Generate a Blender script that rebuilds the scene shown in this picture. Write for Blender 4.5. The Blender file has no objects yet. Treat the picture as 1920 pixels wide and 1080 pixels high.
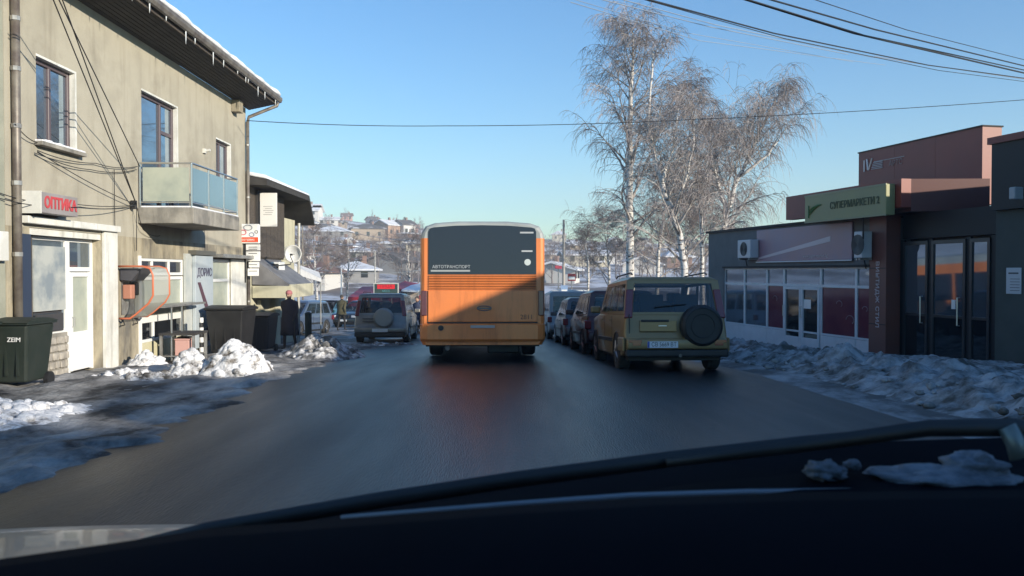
import bpy, math, random
from mathutils import Vector, Matrix, noise
R = math.radians
rnd = random.Random(7)
SC = bpy.context.scene
COL = SC.collection

# ------------------------------------------------------------------ camera
F = 1600.0
PITCH = math.atan(30.0 / F)
cam_d = bpy.data.cameras.new('camera')
cam = bpy.data.objects.new('camera', cam_d); COL.objects.link(cam)
CAM = Vector((0, 0, 1.35))
cam.location = CAM
cam.rotation_euler = (math.pi / 2 - PITCH, 0, 0)
cam_d.sensor_width = 36.0
cam_d.lens = F / 1920 * 36
cam_d.clip_start = 0.05
cam_d.clip_end = 3000
cam_d.dof.use_dof = True
cam_d.dof.focus_distance = 17
cam_d.dof.aperture_fstop = 9
SC.camera = cam
# ------------------------------------------------------------------ light
SUN = Vector((.76, -.60, .262)).normalized()          # towards the sun
EL = math.asin(SUN.z); AZ = math.atan2(SUN.x, SUN.y)
w = bpy.data.worlds.new('World'); SC.world = w; w.use_nodes = True
nt = w.node_tree; bg = nt.nodes['Background']
sk = nt.nodes.new('ShaderNodeTexSky'); sk.sky_type = 'NISHITA'; sk.sun_disc = False
sk.sun_elevation = EL; sk.sun_rotation = AZ
sk.air_density = 1.1; sk.dust_density = 0.15; sk.ozone_density = 2.6
hs = nt.nodes.new('ShaderNodeHueSaturation'); hs.inputs['Saturation'].default_value = 1.2
tn = nt.nodes.new('ShaderNodeMix'); tn.data_type = 'RGBA'; tn.blend_type = 'MULTIPLY'; tn.inputs[0].default_value = 1; tn.inputs[7].default_value = (.73, .93, 1.08, 1)
nt.links.new(sk.outputs[0], hs.inputs['Color']); nt.links.new(hs.outputs[0], tn.inputs[6]); nt.links.new(tn.outputs[2], bg.inputs[0]); bg.inputs[1].default_value = 0.14
sd = bpy.data.lights.new('sun', 'SUN'); sd.energy = 5.0; sd.angle = R(0.6); sd.color = (1, .90, .74)
so = bpy.data.objects.new('sun', sd); COL.objects.link(so)
so.rotation_euler = SUN.to_track_quat('Z', 'Y').to_euler()
so.location = SUN * 60
SC.view_settings.view_transform = 'Standard'; SC.view_settings.look = 'None'
SC.view_settings.gamma = 1; SC.view_settings.use_curve_mapping = False
SC.view_settings.exposure = 0.5
SC.cycles.max_bounces = 5; SC.cycles.diffuse_bounces = 2; SC.cycles.glossy_bounces = 3
SC.cycles.transparent_max_bounces = 6; SC.cycles.caustics_reflective = False; SC.cycles.caustics_refractive = False
SC.cycles.sample_clamp_indirect = 4

# ------------------------------------------------------------------ projection helpers (only used to measure where things stand)
FW = Vector((0, math.cos(PITCH), -math.sin(PITCH))); UP = Vector((0, math.sin(PITCH), math.cos(PITCH)))
def ray(u, v): return Vector((1, 0, 0)) * ((u - 960) / F) + UP * ((540 - v) / F) + FW
def P(u, v, Y):
    d = ray(u, v); return CAM + d * (Y / d.y)
class Facade:
    """vertical wall plane; local x runs along the wall away from the viewer, z is world z"""
    def __init__(s, px, py, dx, dy):
        s.o = Vector((px, py, 0)); s.d = Vector((dx, dy, 0)).normalized(); s.n = Vector((-s.d.y, s.d.x, 0))
        s.ang = math.atan2(s.d.y, s.d.x)
    def sz(s, u, v, off=0.0):
        r = ray(u, v); o = s.o + s.n * off
        t = (o - CAM).dot(s.n) / r.dot(s.n); p = CAM + r * t
        return ((p - s.o).dot(s.d), p.z)
LF = Facade(-7.06, 14.68, -.01375, 1)
RF = Facade(8.63, 20.6, -.225, 1)

PROF = [(-60, .8), (-10, .1), (0, 0), (8, -.2), (14.5, -.38), (20, -.66), (28.6, -1.06), (40, -1.5), (60, -2.15), (90, -2.9), (120, -3.2), (3000, -3.2)]
def prof(y):
    for (a, za), (b, zb) in zip(PROF, PROF[1:]):
        if y <= b:
            t = (y - a) / (b - a); return za + (zb - za) * t
    return -3.2
SKYL = [(-900, 385), (300, 385), (540, 397), (640, 404), (700, 411), (780, 416), (905, 424), (1030, 440), (1130, 446), (1330, 455), (1700, 470), (2600, 470)]
def lerp_tab(tab, x):
    if x <= tab[0][0]: return tab[0][1]
    for (a, za), (b, zb) in zip(tab, tab[1:]):
        if x <= b: return za + (zb - za) * (x - a) / (b - a)
    return tab[-1][1]
def ground_z(x, y):
    z = prof(y)
    if y > 90:
        u = 960 + F * x / y
        zr = (514 - lerp_tab(SKYL, u)) / F * 520
        t = min(1.0, (y - 90) / 430.0)
        t = t * t * (3 - 2 * t) * .35 + t * .65
        z = z + t * zr
        z += noise.fractal(Vector((x * .012, y * .012, 3.1)), 1, 2, 3) * 3.2 * min(1, (y - 90) / 120)
        if y > 520: z -= (y - 520) * .05
    else:
        e = abs(x + .035 * y - .3)
        if e > 4.2:
            z += min(.06, (e - 4.2) * .12) + noise.fractal(Vector((x * .9, y * .9, 0)), 1, 2, 3) * .035 * min(1, (e - 4.2) * .6)
    return z

# ------------------------------------------------------------------ materials
MATS = {}
def mat(name, c, rough=.6, metal=0., c2=None, scale=3., bump=0., bscale=None, spec=.5, ior=None, coat=0., emis=None, estr=0., detail=5, lo=.4, hi=.62, stretch=None, alpha=None, rough2=None, trans=0.):
    if name in MATS: return MATS[name]
    m = bpy.data.materials.new(name); m.use_nodes = True
    n = m.node_tree.nodes; l = m.node_tree.links; b = n['Principled BSDF']
    b.inputs['Base Color'].default_value = (*c, 1); b.inputs['Roughness'].default_value = rough
    b.inputs['Metallic'].default_value = metal; b.inputs['Specular IOR Level'].default_value = spec
    if ior: b.inputs['IOR'].default_value = ior
    if coat: b.inputs['Coat Weight'].default_value = coat; b.inputs['Coat Roughness'].default_value = .06
    if emis: b.inputs['Emission Color'].default_value = (*emis, 1); b.inputs['Emission Strength'].default_value = estr
    if trans: b.inputs['Transmission Weight'].default_value = trans
    if alpha is not None: b.inputs['Alpha'].default_value = alpha
    if c2 or bump or rough2 is not None:
        tc = n.new('ShaderNodeTexCoord'); mp = n.new('ShaderNodeMapping'); l.new(tc.outputs['Object'], mp.inputs[0])
        if stretch: mp.inputs['Scale'].default_value = stretch
        nz = n.new('ShaderNodeTexNoise'); nz.inputs['Scale'].default_value = scale; nz.inputs['Detail'].default_value = detail
        nz.inputs['Roughness'].default_value = .62
        l.new(mp.outputs[0], nz.inputs[0])
        mr = n.new('ShaderNodeMapRange'); mr.inputs[1].default_value = lo; mr.inputs[2].default_value = hi
        l.new(nz.outputs[0], mr.inputs[0])
        if c2:
            mx = n.new('ShaderNodeMix'); mx.data_type = 'RGBA'
            mx.inputs[6].default_value = (*c, 1); mx.inputs[7].default_value = (*c2, 1)
            l.new(mr.outputs[0], mx.inputs[0]); l.new(mx.outputs[2], b.inputs['Base Color'])
        if rough2 is not None:
            m2 = n.new('ShaderNodeMapRange'); m2.inputs[1].default_value = lo; m2.inputs[2].default_value = hi
            m2.inputs[3].default_value = rough; m2.inputs[4].default_value = rough2
            l.new(nz.outputs[0], m2.inputs[0]); l.new(m2.outputs[0], b.inputs['Roughness'])
        if bump:
            nb = n.new('ShaderNodeTexNoise'); nb.inputs['Scale'].default_value = bscale or scale * 5; nb.inputs['Detail'].default_value = 6
            l.new(mp.outputs[0], nb.inputs[0])
            bp = n.new('ShaderNodeBump'); bp.inputs['Strength'].default_value = bump; bp.inputs['Distance'].default_value = .02
            l.new(nb.outputs[0], bp.inputs['Height']); l.new(bp.outputs[0], b.inputs['Normal'])
    MATS[name] = m; return m
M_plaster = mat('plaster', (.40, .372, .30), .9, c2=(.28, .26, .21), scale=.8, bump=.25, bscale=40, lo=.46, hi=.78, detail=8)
M_plaster_low = mat('plaster_stained', (.40, .355, .26), .92, c2=(.15, .14, .12), scale=1.6, bump=.6, bscale=18, lo=.42, hi=.66, stretch=(1, 1, .55))
M_white = mat('white_paint', (.74, .74, .70), .45, c2=(.60, .60, .56), scale=2.5)
M_wframe = mat('white_pvc', (.78, .79, .78), .3)
M_brownframe = mat('brown_pvc', (.10, .075, .085), .4)
M_glass = mat('window_glass', (.20, .25, .31), .04, metal=.75)
M_glass_soft = mat('frosted_glass', (.40, .43, .36), .25, c2=(.30, .34, .30), scale=1.6, spec=.7)
M_glass_blue = mat('blue_tint_glass', (.16, .26, .32), .12, spec=1, ior=1.8)
M_glass_dark = mat('dark_glass', (.008, .01, .014), .05, spec=.8, ior=1.6)
M_car_glass = mat('car_glass', (.006, .010, .014), .05, spec=.8, ior=1.55, alpha=.62)
M_concrete = mat('concrete', (.34, .32, .28), .9, c2=(.20, .19, .17), scale=1.6, bump=.4)
M_soffit = mat('soffit_boards', (.045, .042, .04), .85, c2=(.03, .028, .027), scale=4)
M_metal = mat('galvanised', (.42, .42, .40), .45, .6, c2=(.28, .27, .26), scale=5)
M_pipe = mat('downpipe_metal', (.22, .20, .17), .5, .3, c2=(.12, .10, .09), scale=3)
M_steel = mat('steel_rail', (.62, .62, .60), .3, .9)
M_snow = mat('clean_snow', (.80, .81, .84), .65, c2=(.70, .71, .75), scale=4, bump=.5, bscale=25)
M_black = mat('black_plastic', (.014, .014, .015), .5, c2=(.022, .022, .023), scale=3)
M_cable = mat('cable_black', (.012, .012, .014), .5)
M_cable_glint = mat('cable_glint', (.55, .55, .55), .35, .7)  # sun glint on the wires, put into a pale metallic colour
M_tyre = mat('tyre_rubber', (.018, .018, .018), .85, c2=(.05, .048, .045), scale=6)
M_rim = mat('wheel_rim', (.30, .30, .31), .4, .8)
M_red = mat('red_lamp', (.16, .010, .014), .25, coat=.6)
M_orange = mat('orange_tube', (.55, .15, .07), .4)
M_cream = mat('cream_render', (.55, .53, .40), .85, c2=(.46, .44, .33), scale=1.3, bump=.2)
M_wood = mat('dark_wood', (.05, .04, .035), .8, c2=(.085, .07, .055), scale=6, stretch=(1, 1, 6))
M_bark = mat('birch_bark', (.62, .59, .56), .8, c2=(.10, .08, .075), scale=3.5, lo=.55, hi=.60, stretch=(1, 1, 3), detail=4)
M_twig = mat('birch_twig', (.33, .29, .285), .7, c2=(.20, .17, .17), scale=2)
M_limb = mat('birch_limb', (.46, .43, .41), .8, c2=(.16, .13, .12), scale=4)
M_darktwig = mat('brown_twig', (.17, .13, .12), .85, c2=(.24, .20, .19), scale=.6)
M_redsign = mat('red_letters', (.62, .03, .03), .5)
M_green = mat('green_bin', (.013, .021, .016), .6, c2=(.02, .027, .022), scale=3)
M_skin = mat('skin', (.42, .26, .19), .6)

def streaks(m, sc, lo, hi, dark, nscale=1.0):
    """multiplies the base colour by a stretched dirt noise"""
    n = m.node_tree.nodes; l = m.node_tree.links; b = n['Principled BSDF']; src = b.inputs['Base Color'].links[0].from_socket
    tc = n.new('ShaderNodeTexCoord'); mp = n.new('ShaderNodeMapping'); mp.inputs['Scale'].default_value = sc; l.new(tc.outputs['Object'], mp.inputs[0])
    nz = n.new('ShaderNodeTexNoise'); nz.inputs['Scale'].default_value = nscale; nz.inputs['Detail'].default_value = 7; nz.inputs['Roughness'].default_value = .65; l.new(mp.outputs[0], nz.inputs[0])
    mr = n.new('ShaderNodeMapRange'); mr.inputs[1].default_value = lo; mr.inputs[2].default_value = hi; l.new(nz.outputs[0], mr.inputs[0])
    mx = n.new('ShaderNodeMix'); mx.data_type = 'RGBA'; mx.blend_type = 'MULTIPLY'; mx.inputs[7].default_value = (*dark, 1)
    l.new(mr.outputs[0], mx.inputs[0]); l.new(src, mx.inputs[6]); l.new(mx.outputs[2], b.inputs['Base Color'])
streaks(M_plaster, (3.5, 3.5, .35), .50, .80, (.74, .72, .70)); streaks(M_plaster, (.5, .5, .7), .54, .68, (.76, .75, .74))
streaks(M_plaster_low, (5, 5, .7), .45, .7, (.55, .54, .52)); streaks(M_white, (6, 6, .6), .52, .75, (.62, .61, .58)); streaks(M_cream, (4, 4, .5), .5, .75, (.7, .69, .66))
streaks(M_concrete, (5, 5, .8), .45, .7, (.6, .6, .6))
# ------------------------------------------------------------------ mesh builder
class MB:
    def __init__(s): s.v = []; s.f = []
    def add(s, vs, fs):
        k = len(s.v); s.v += [tuple(p) for p in vs]; s.f += [tuple(i + k for i in f) for f in fs]; return s
    def box(s, x0, x1, y0, y1, z0, z1):
        vs = [(x, y, z) for z in (z0, z1) for y in (y0, y1) for x in (x0, x1)]
        return s.add(vs, [(0, 2, 3, 1), (4, 5, 7, 6), (0, 1, 5, 4), (2, 6, 7, 3), (0, 4, 6, 2), (1, 3, 7, 5)])
    def cbox(s, c, d, rz=0, rx=0, ry=0):
        m = Matrix.Translation(c) @ Matrix.Rotation(rz, 4, 'Z') @ Matrix.Rotation(ry, 4, 'Y') @ Matrix.Rotation(rx, 4, 'X')
        vs = [m @ Vector((x * d[0] / 2, y * d[1] / 2, z * d[2] / 2)) for z in (-1, 1) for y in (-1, 1) for x in (-1, 1)]
        return s.add(vs, [(0, 2, 3, 1), (4, 5, 7, 6), (0, 1, 5, 4), (2, 6, 7, 3), (0, 4, 6, 2), (1, 3, 7, 5)])
    def hexa(s, bot, top):
        return s.add(list(bot) + list(top), [(3, 2, 1, 0), (4, 5, 6, 7), (0, 1, 5, 4), (1, 2, 6, 5), (2, 3, 7, 6), (3, 0, 4, 7)])
    def prism(s, poly, a, b, axis='x'):
        """poly: list of 2-d points; extruded between a and b along axis"""
        n = len(poly)
        def mk(p, t):
            if axis == 'x': return (t, p[0], p[1])
            if axis == 'y': return (p[0], t, p[1])
            return (p[0], p[1], t)
        vs = [mk(p, a) for p in poly] + [mk(p, b) for p in poly]
        fs = [tuple(range(n - 1, -1, -1)), tuple(range(n, 2 * n))] + [(i, (i + 1) % n, n + (i + 1) % n, n + i) for i in range(n)]
        return s.add(vs, fs)
    def plate(s, quad, th):
        q = [Vector(p) for p in quad]; n = (q[1] - q[0]).cross(q[3] - q[0]).normalized() * th
        return s.hexa([p - n for p in q], q)
    def tube(s, pts, rad, n=6, cap=True):
        pts = [Vector(p) for p in pts]
        if not isinstance(rad, (list, tuple)): rad = [rad] * len(pts)
        k = len(s.v); m = len(pts); ref = None
        for i, p in enumerate(pts):
            t = (pts[min(i + 1, m - 1)] - pts[max(i - 1, 0)])
            if t.length < 1e-9: t = Vector((0, 0, 1))
            t.normalize()
            if ref is None:
                ref = t.orthogonal().normalized()
            a = (ref - t * ref.dot(t))
            if a.length < 1e-5: a = t.orthogonal()
            a.normalize(); ref = a; b = t.cross(a)
            for j in range(n):
                an = 2 * math.pi * j / n
                q = p + (a * math.cos(an) + b * math.sin(an)) * rad[i]; s.v.append((q.x, q.y, q.z))
        for i in range(m - 1):
            for j in range(n):
                a0 = k + i * n + j; a1 = k + i * n + (j + 1) % n
                s.f.append((a0, a1, a1 + n, a0 + n))
        if cap:
            s.f.append(tuple(k + j for j in range(n - 1, -1, -1))); s.f.append(tuple(k + (m - 1) * n + j for j in range(n)))
        return s
    def lathe(s, prof_, c=(0, 0, 0), axis='z', n=16):
        """prof_: list of (r, h)"""
        k = len(s.v)
        for r, h in prof_:
            for j in range(n):
                a = 2 * math.pi * j / n; x, y = r * math.cos(a), r * math.sin(a)
                if axis == 'z': q = (c[0] + x, c[1] + y, c[2] + h)
                elif axis == 'x': q = (c[0] + h, c[1] + x, c[2] + y)
                else: q = (c[0] + x, c[1] + h, c[2] + y)
                s.v.append(q)
        for i in range(len(prof_) - 1):
            for j in range(n):
                s.f.append((k + i * n + j, k + i * n + (j + 1) % n, k + (i + 1) * n + (j + 1) % n, k + (i + 1) * n + j))
        s.f.append(tuple(k + j for j in range(n - 1, -1, -1))); s.f.append(tuple(k + (len(prof_) - 1) * n + j for j in range(n)))
        return s
    def rings(s, rings, cap=True):
        k = len(s.v); n = len(rings[0])
        for r in rings: s.v += [tuple(p) for p in r]
        for i in range(len(rings) - 1):
            for j in range(n):
                s.f.append((k + i * n + j, k + i * n + (j + 1) % n, k + (i + 1) * n + (j + 1) % n, k + (i + 1) * n + j))
        if cap:
            s.f.append(tuple(k + j for j in range(n - 1, -1, -1))); s.f.append(tuple(k + (len(rings) - 1) * n + j for j in range(n)))
        return s
    def sphere(s, c, r, nu=10, nv=6, f=None):
        rg = []
        for i in range(nv + 1):
            a = math.pi * i / nv; ring = []
            for j in range(nu):
                b = 2 * math.pi * j / nu
                d = Vector((math.sin(a) * math.cos(b), math.sin(a) * math.sin(b), -math.cos(a)))
                if f: d = d * f(d)
                ring.append((c[0] + d.x * r[0], c[1] + d.y * r[1], c[2] + d.z * r[2]))
            rg.append(ring)
        return s.rings(rg, False)
    def build(s, name, m, parent=None, bevel=0, seg=2, smooth=False, sub=0, fix=True):
        me = bpy.data.meshes.new(name); me.from_pydata(s.v, [], s.f)
        if fix:
            import bmesh
            bm = bmesh.new(); bm.from_mesh(me); bmesh.ops.recalc_face_normals(bm, faces=bm.faces); bm.to_mesh(me); bm.free()
        me.materials.append(m)
        if smooth: me.polygons.foreach_set('use_smooth', [True] * len(me.polygons))
        o = bpy.data.objects.new(name, me); COL.objects.link(o)
        if bevel:
            b = o.modifiers.new('bevel', 'BEVEL'); b.width = bevel; b.segments = seg; b.limit_method = 'ANGLE'; b.angle_limit = R(30)
            b.harden_normals = False
            if smooth: pass
        if sub:
            b = o.modifiers.new('sub', 'SUBSURF'); b.levels = sub; b.render_levels = sub
        if parent: o.parent = parent
        return o
def thing(name, label, cat, loc=(0, 0, 0), rz=0, group=None, rx=0):
    o = bpy.data.objects.new(name, None); COL.objects.link(o); o.location = loc; o.rotation_euler = (rx, 0, rz)
    o.empty_display_size = .2
    return tag(o, label, cat, group)
def tag(o, label, cat, group=None):
    o['label'] = label; o['category'] = cat
    if group: o['group'] = group
    return o
def struct(o): o['kind'] = 'structure'; return o
def text(s, size, m, parent, loc, rot, name='lettering', ext=.004, align='CENTER', sx=1.0, bold=0.0):
    cu = bpy.data.curves.new('t', 'FONT'); cu.body = s; cu.size = size; cu.extrude = ext; cu.align_x = align; cu.align_y = 'CENTER'; cu.offset = bold
    t = bpy.data.objects.new('t', cu); COL.objects.link(t)
    bpy.context.view_layer.update()
    me = bpy.data.meshes.new_from_object(t.evaluated_get(bpy.context.evaluated_depsgraph_get()))
    bpy.data.objects.remove(t); me.materials.clear(); me.materials.append(m)
    o = bpy.data.objects.new(name, me); COL.objects.link(o); o.location = loc; o.rotation_euler = rot; o.scale = (sx, 1, 1)
    if parent: o.parent = parent
    return o
def copy_tree(o, parent=None):
    c = o.copy(); COL.objects.link(c); c.parent = parent
    for ch in list(o.children): copy_tree(ch, c)
    return c

# ================================================================== SETTING
def build_ground():
    xs = sorted(set([-420, -300, -220, -160, -120, -90, -65, -45, -32, -24] + [i * .5 for i in range(-36, 41)] + [i * 1.0 for i in range(20, 30)] + [32, 40, 52, 68, 90, 120, 160, 220, 300, 420] + [i * 12 for i in range(-18, 18)]))
    ys = [-45, -40, -25, -15] + [i * .5 for i in range(-20, 80)] + [40 + i * 1.5 for i in range(0, 34)] + [92 + i * 6 for i in range(0, 76)] + [560, 600, 640]
    ys = sorted(set(ys))
    vs = [(x, y, ground_z(x, y)) for y in ys for x in xs]; n = len(xs)
    fs = [(j * n + i, j * n + i + 1, (j + 1) * n + i + 1, (j + 1) * n + i) for j in range(len(ys) - 1) for i in range(n - 1)]
    m = bpy.data.materials.new('ground_slush_and_snow'); m.use_nodes = True
    n_ = m.node_tree.nodes; l = m.node_tree.links; b = n_['Principled BSDF']; b.inputs['Roughness'].default_value = .7
    geo = n_.new('ShaderNodeNewGeometry'); sep = n_.new('ShaderNodeSeparateXYZ'); l.new(geo.outputs['Position'], sep.inputs[0])
    def noi(scale, det, vec=None, rough=.6):
        x = n_.new('ShaderNodeTexNoise'); x.inputs['Scale'].default_value = scale; x.inputs['Detail'].default_value = det; x.inputs['Roughness'].default_value = rough
        l.new(vec or geo.outputs['Position'], x.inputs[0]); return x.outputs[0]
    def mrange(inp, a, b_):
        x = n_.new('ShaderNodeMapRange'); x.inputs[1].default_value = a; x.inputs[2].default_value = b_; l.new(inp, x.inputs[0]); return x.outputs[0]
    def mix(fac, a, b_):
        x = n_.new('ShaderNodeMix'); x.data_type = 'RGBA'
        l.new(fac, x.inputs[0])
        for k, c in ((6, a), (7, b_)):
            if isinstance(c, tuple): x.inputs[k].default_value = (*c, 1)
            else: l.new(c, x.inputs[k])
        return x.outputs[2]
    mp = n_.new('ShaderNodeMapping'); mp.inputs['Scale'].default_value = (1, .45, 1); l.new(geo.outputs['Position'], mp.inputs[0])
    near = mix(mrange(noi(.9, 8, mp.outputs[0], .7), .45, .62), (.075, .072, .07), (.36, .355, .36))
    scrub = mix(mrange(noi(.05, 3), .4, .6), (.13, .105, .10), (.19, .16, .145))
    far = mix(mrange(noi(.045, 10, None, .72), .47, .54), (.66, .66, .69), scrub)
    l.new(mix(mrange(sep.outputs[1], 70, 120), near, far), b.inputs['Base Color'])
    bp = n_.new('ShaderNodeBump'); bp.inputs['Strength'].default_value = .7; bp.inputs['Distance'].default_value = .06
    l.new(noi(5, 8), bp.inputs['Height']); l.new(bp.outputs[0], b.inputs['Normal'])
    o = MB().add(vs, fs).build('ground', m, smooth=True, fix=False); struct(o)
build_ground()

M_road = mat('wet_asphalt', (.011, .012, .015), .27, c2=(.022, .022, .024), spec=.42, scale=.35, bump=.35, bscale=70, lo=.30, hi=.75, rough2=.56, stretch=(1.3, .14, 1))
streaks(M_road, (2.4, .04, 1), .40, .60, (.5, .5, .52))
streaks(M_road, (9, 9, 1), .5, .62, (.72, .72, .72), 2.0)
def build_road():
    vs = []; fs = []; ys = [-40, -20] + [i * .5 for i in range(-20, 80)] + [40 + i * 2 for i in range(1, 35)]
    nx = 16
    for y in ys:
        c = .3 - .035 * y
        for i in range(nx + 1):
            x = c - 4.1 + 9.5 * i / nx
            if i == 0: x += noise.noise(Vector((0, y * .5, 9))) * .35
            vs.append((x, y, prof(y) + .012 + .05 * max(0, 1 - (((x - c) / 4.1)) ** 2)))
    w_ = nx + 1
    for j in range(len(ys) - 1):
        for i in range(nx): fs.append((j * w_ + i, j * w_ + i + 1, (j + 1) * w_ + i + 1, (j + 1) * w_ + i))
    struct(MB().add(vs, fs).build('road', M_road, smooth=True, fix=False))
build_road()
def rz_(x, y):                                    # height of the road surface
    i = (x - (.3 - .035 * y)) / 4.1
    return prof(y) + .012 + .05 * max(0, 1 - i * i)

# ================================================================== LEFT BUILDING (two storeys, optician below)
def wall_rects(mb, x0, x1, z0, z1, holes, y0, y1):
    """wall slab with rectangular holes, cut into columns"""
    xs = sorted(set([x0, x1] + [h[0] for h in holes] + [h[1] for h in holes]))
    for a, b in zip(xs, xs[1:]):
        hs = sorted([h for h in holes if h[0] <= a + 1e-6 and h[1] >= b - 1e-6], key=lambda h: h[2]); z = z0
        for h in hs:
            if h[2] > z: mb.box(a, b, y0, y1, z, h[2])
            z = h[3]
        if z < z1: mb.box(a, b, y0, y1, z, z1)
def window(parent, x0, x1, z0, z1, yf, frame_m, glass_m, cols=(.5,), transom=None, depth=.07, fw=.06, name='window'):
    """frame plus separate panes; yf = outer plane of the frame, inward is +y"""
    f = MB(); t = depth
    f.box(x0, x0 + fw, yf, yf + t, z0, z1); f.box(x1 - fw, x1, yf, yf + t, z0, z1)
    f.box(x0 + fw, x1 - fw, yf, yf + t, z0, z0 + fw); f.box(x0 + fw, x1 - fw, yf, yf + t, z1 - fw, z1)
    xs = [x0 + fw]
    for c in cols:
        xc = x0 + (x1 - x0) * c; f.box(xc - fw / 2, xc + fw / 2, yf - .004, yf + t - .004, z0 + fw, z1 - fw); xs += [xc - fw / 2, xc + fw / 2]
    xs.append(x1 - fw)
    fr = f.build(name, frame_m, parent, bevel=.006, seg=1)
    for i in range(0, len(xs), 2):
        a, b = xs[i], xs[i + 1]; zs = [(z0 + fw, z1 - fw)]
        if transom and (transom[1] is None or i // 2 in transom[1]):
            zt = z0 + (z1 - z0) * transom[0]
            MB().box(a, b, yf + .004, yf + t - .01, zt - fw / 2, zt + fw / 2).build('transom_bar', frame_m, fr)
            zs = [(z0 + fw, zt - fw / 2), (zt + fw / 2, z1 - fw)]
        for za, zb in zs:
            MB().box(a, b, yf + .035, yf + .045, za, zb).build('pane', glass_m, fr)
    return fr
def left_building():
    b = thing('corner_house', 'two storey beige plastered house with optician and shops on its ground floor', 'house', LF.o, LF.ang)
    sz = LF.sz
    x0 = sz(9, 300)[0] - 0; x1 = sz(461, 300)[0]; zt = sz(459, 202)[1]
    zg = -1.6
    w1 = (sz(68, 200)[0], sz(141, 200)[0], 3.29, 4.55); w2 = (sz(265, 200)[0], sz(332, 200)[0], 2.62, 4.83); w3 = (sz(405, 300)[0], sz(432, 300)[0], 3.35, 4.57)
    zf = 2.15
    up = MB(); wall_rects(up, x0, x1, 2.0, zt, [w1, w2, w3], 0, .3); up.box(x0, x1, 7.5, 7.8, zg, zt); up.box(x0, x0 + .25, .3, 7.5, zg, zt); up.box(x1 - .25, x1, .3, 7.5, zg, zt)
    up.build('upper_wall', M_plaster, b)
    # ground floor openings
    dx0, dx1 = sz(57, 600)[0], sz(192, 600)[0]          # optician entrance
    s0, s1 = sz(263, 560)[0], sz(345, 560)[0]           # second shop
    t0, t1 = sz(398, 520)[0], sz(432, 520)[0]
    for xa_, xb_, hl in ((x0, dx0, []), (dx1, x1, [(s0, s1, -1.0, 1.62), (t0, t1, -.9, 1.66)])):
        lo = MB(); wall_rects(lo, xa_, xb_, zg, 2.0, hl, 0, .3); lo.build('lower_wall', M_plaster_low, b)
    MB().box(x0 + .3, x1 - .3, 1.2, 1.25, zg, 2.0).build('inner_wall', mat('shop_interior', (.25, .24, .22), .9, c2=(.08, .08, .08), scale=2), b)
    # upper windows
    for k, (ww, tr) in enumerate(((w1, None), (w2, (.72, (1,))), (w3, None))):
        fr = window(b, ww[0], ww[1], ww[2], ww[3], .09, M_brownframe, mat('coated_glass', (.36, .46, .56), .04, metal=.9), cols=(.47 if k != 1 else .62,), transom=tr, fw=.07)
        # white reveal on the far side and top
        MB().box(ww[1] - .012, ww[1] + .035, -.006, .085, ww[2], ww[3] + .03).box(ww[0], ww[1] - .012, -.006, .085, ww[3] - .005, ww[3] + .03).build('reveal_trim', M_white, b)
        if k != 1:
            MB().box(ww[0] - .08, ww[1] + .12, -.13, .08, ww[2] - .07, ww[2] - .01).build('sill', M_concrete, b, bevel=.01)
            s = MB(); 
            n = 14
            for i in range(n):
                xa = ww[0] - .06 + (ww[1] - ww[0] + .14) * i / n; xb = ww[0] - .06 + (ww[1] - ww[0] + .14) * (i + 1) / n
                s.box(xa, xb, -.125, -.0, ww[2] - .01, ww[2] + .015 + .03 * abs(noise.noise(Vector((i * .7, k, 0)))))
            s.build('sill_snow', M_snow, b, bevel=.008)
    # shutter box on balcony window
    # eave, fascia, gutter, roof snow
    e = .78; xe0, xe1 = x0 - 1.5, x1 + .28
    nb = 9
    for i in range(nb):
        y0_ = -e + .02 + (e - .02) * i / nb; y1_ = -e + .02 + (e - .02) * (i + 1) / nb
        z0_ = zt + .16 - .16 * (i / nb); z1_ = zt + .16 - .16 * ((i + 1) / nb)
        MB().hexa([(xe0, y0_ + .006, z0_), (xe1, y0_ + .006, z0_), (xe1, y1_ - .006, z1_), (xe0, y1_ - .006, z1_)],
                  [(xe0, y0_ + .006, z0_ + .03), (xe1, y0_ + .006, z0_ + .03), (xe1, y1_ - .006, z1_ + .03), (xe0, y1_ - .006, z1_ + .03)]).build('soffit_board', M_soffit, b)
    MB().box(xe0, xe1, -e - .005, -e + .02, zt + .13, zt + .30).build('fascia_board', M_wood, b)
    rf = MB().hexa([(xe0, -e, zt + .30), (xe1, -e, zt + .30), (xe1, 4.2, zt + 2.0), (xe0, 4.2, zt + 2.0)],
                   [(xe0, -e, zt + .36), (xe1, -e, zt + .36), (xe1, 4.2, zt + 2.06), (xe0, 4.2, zt + 2.06)])
    rf.hexa([(xe0, 4.2, zt + 2.0), (xe1, 4.2, zt + 2.0), (xe1, 8.4, zt + .3), (xe0, 8.4, zt + .3)],
            [(xe0, 4.2, zt + 2.06), (xe1, 4.2, zt + 2.06), (xe1, 8.4, zt + .36), (xe0, 8.4, zt + .36)])
    roof = rf.build('roof', mat('roof_tiles', (.18, .07, .05), .85, c2=(.10, .05, .04), scale=3), b)
    g = MB()
    pr = [(-e - .14, zt + .33), (-e - .14, zt + .26), (-e - .11, zt + .20), (-e - .06, zt + .19), (-e - .02, zt + .22), (-e - .008, zt + .33), (-e - .02, zt + .33), (-e - .04, zt + .24), (-e - .07, zt + .215), (-e - .10, zt + .22), (-e - .125, zt + .27), (-e - .125, zt + .33)]
    g.prism(pr, xe0, xe1, 'x').build('gutter', M_pipe, b)
    sn = MB(); n = 90; rr = []
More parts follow.
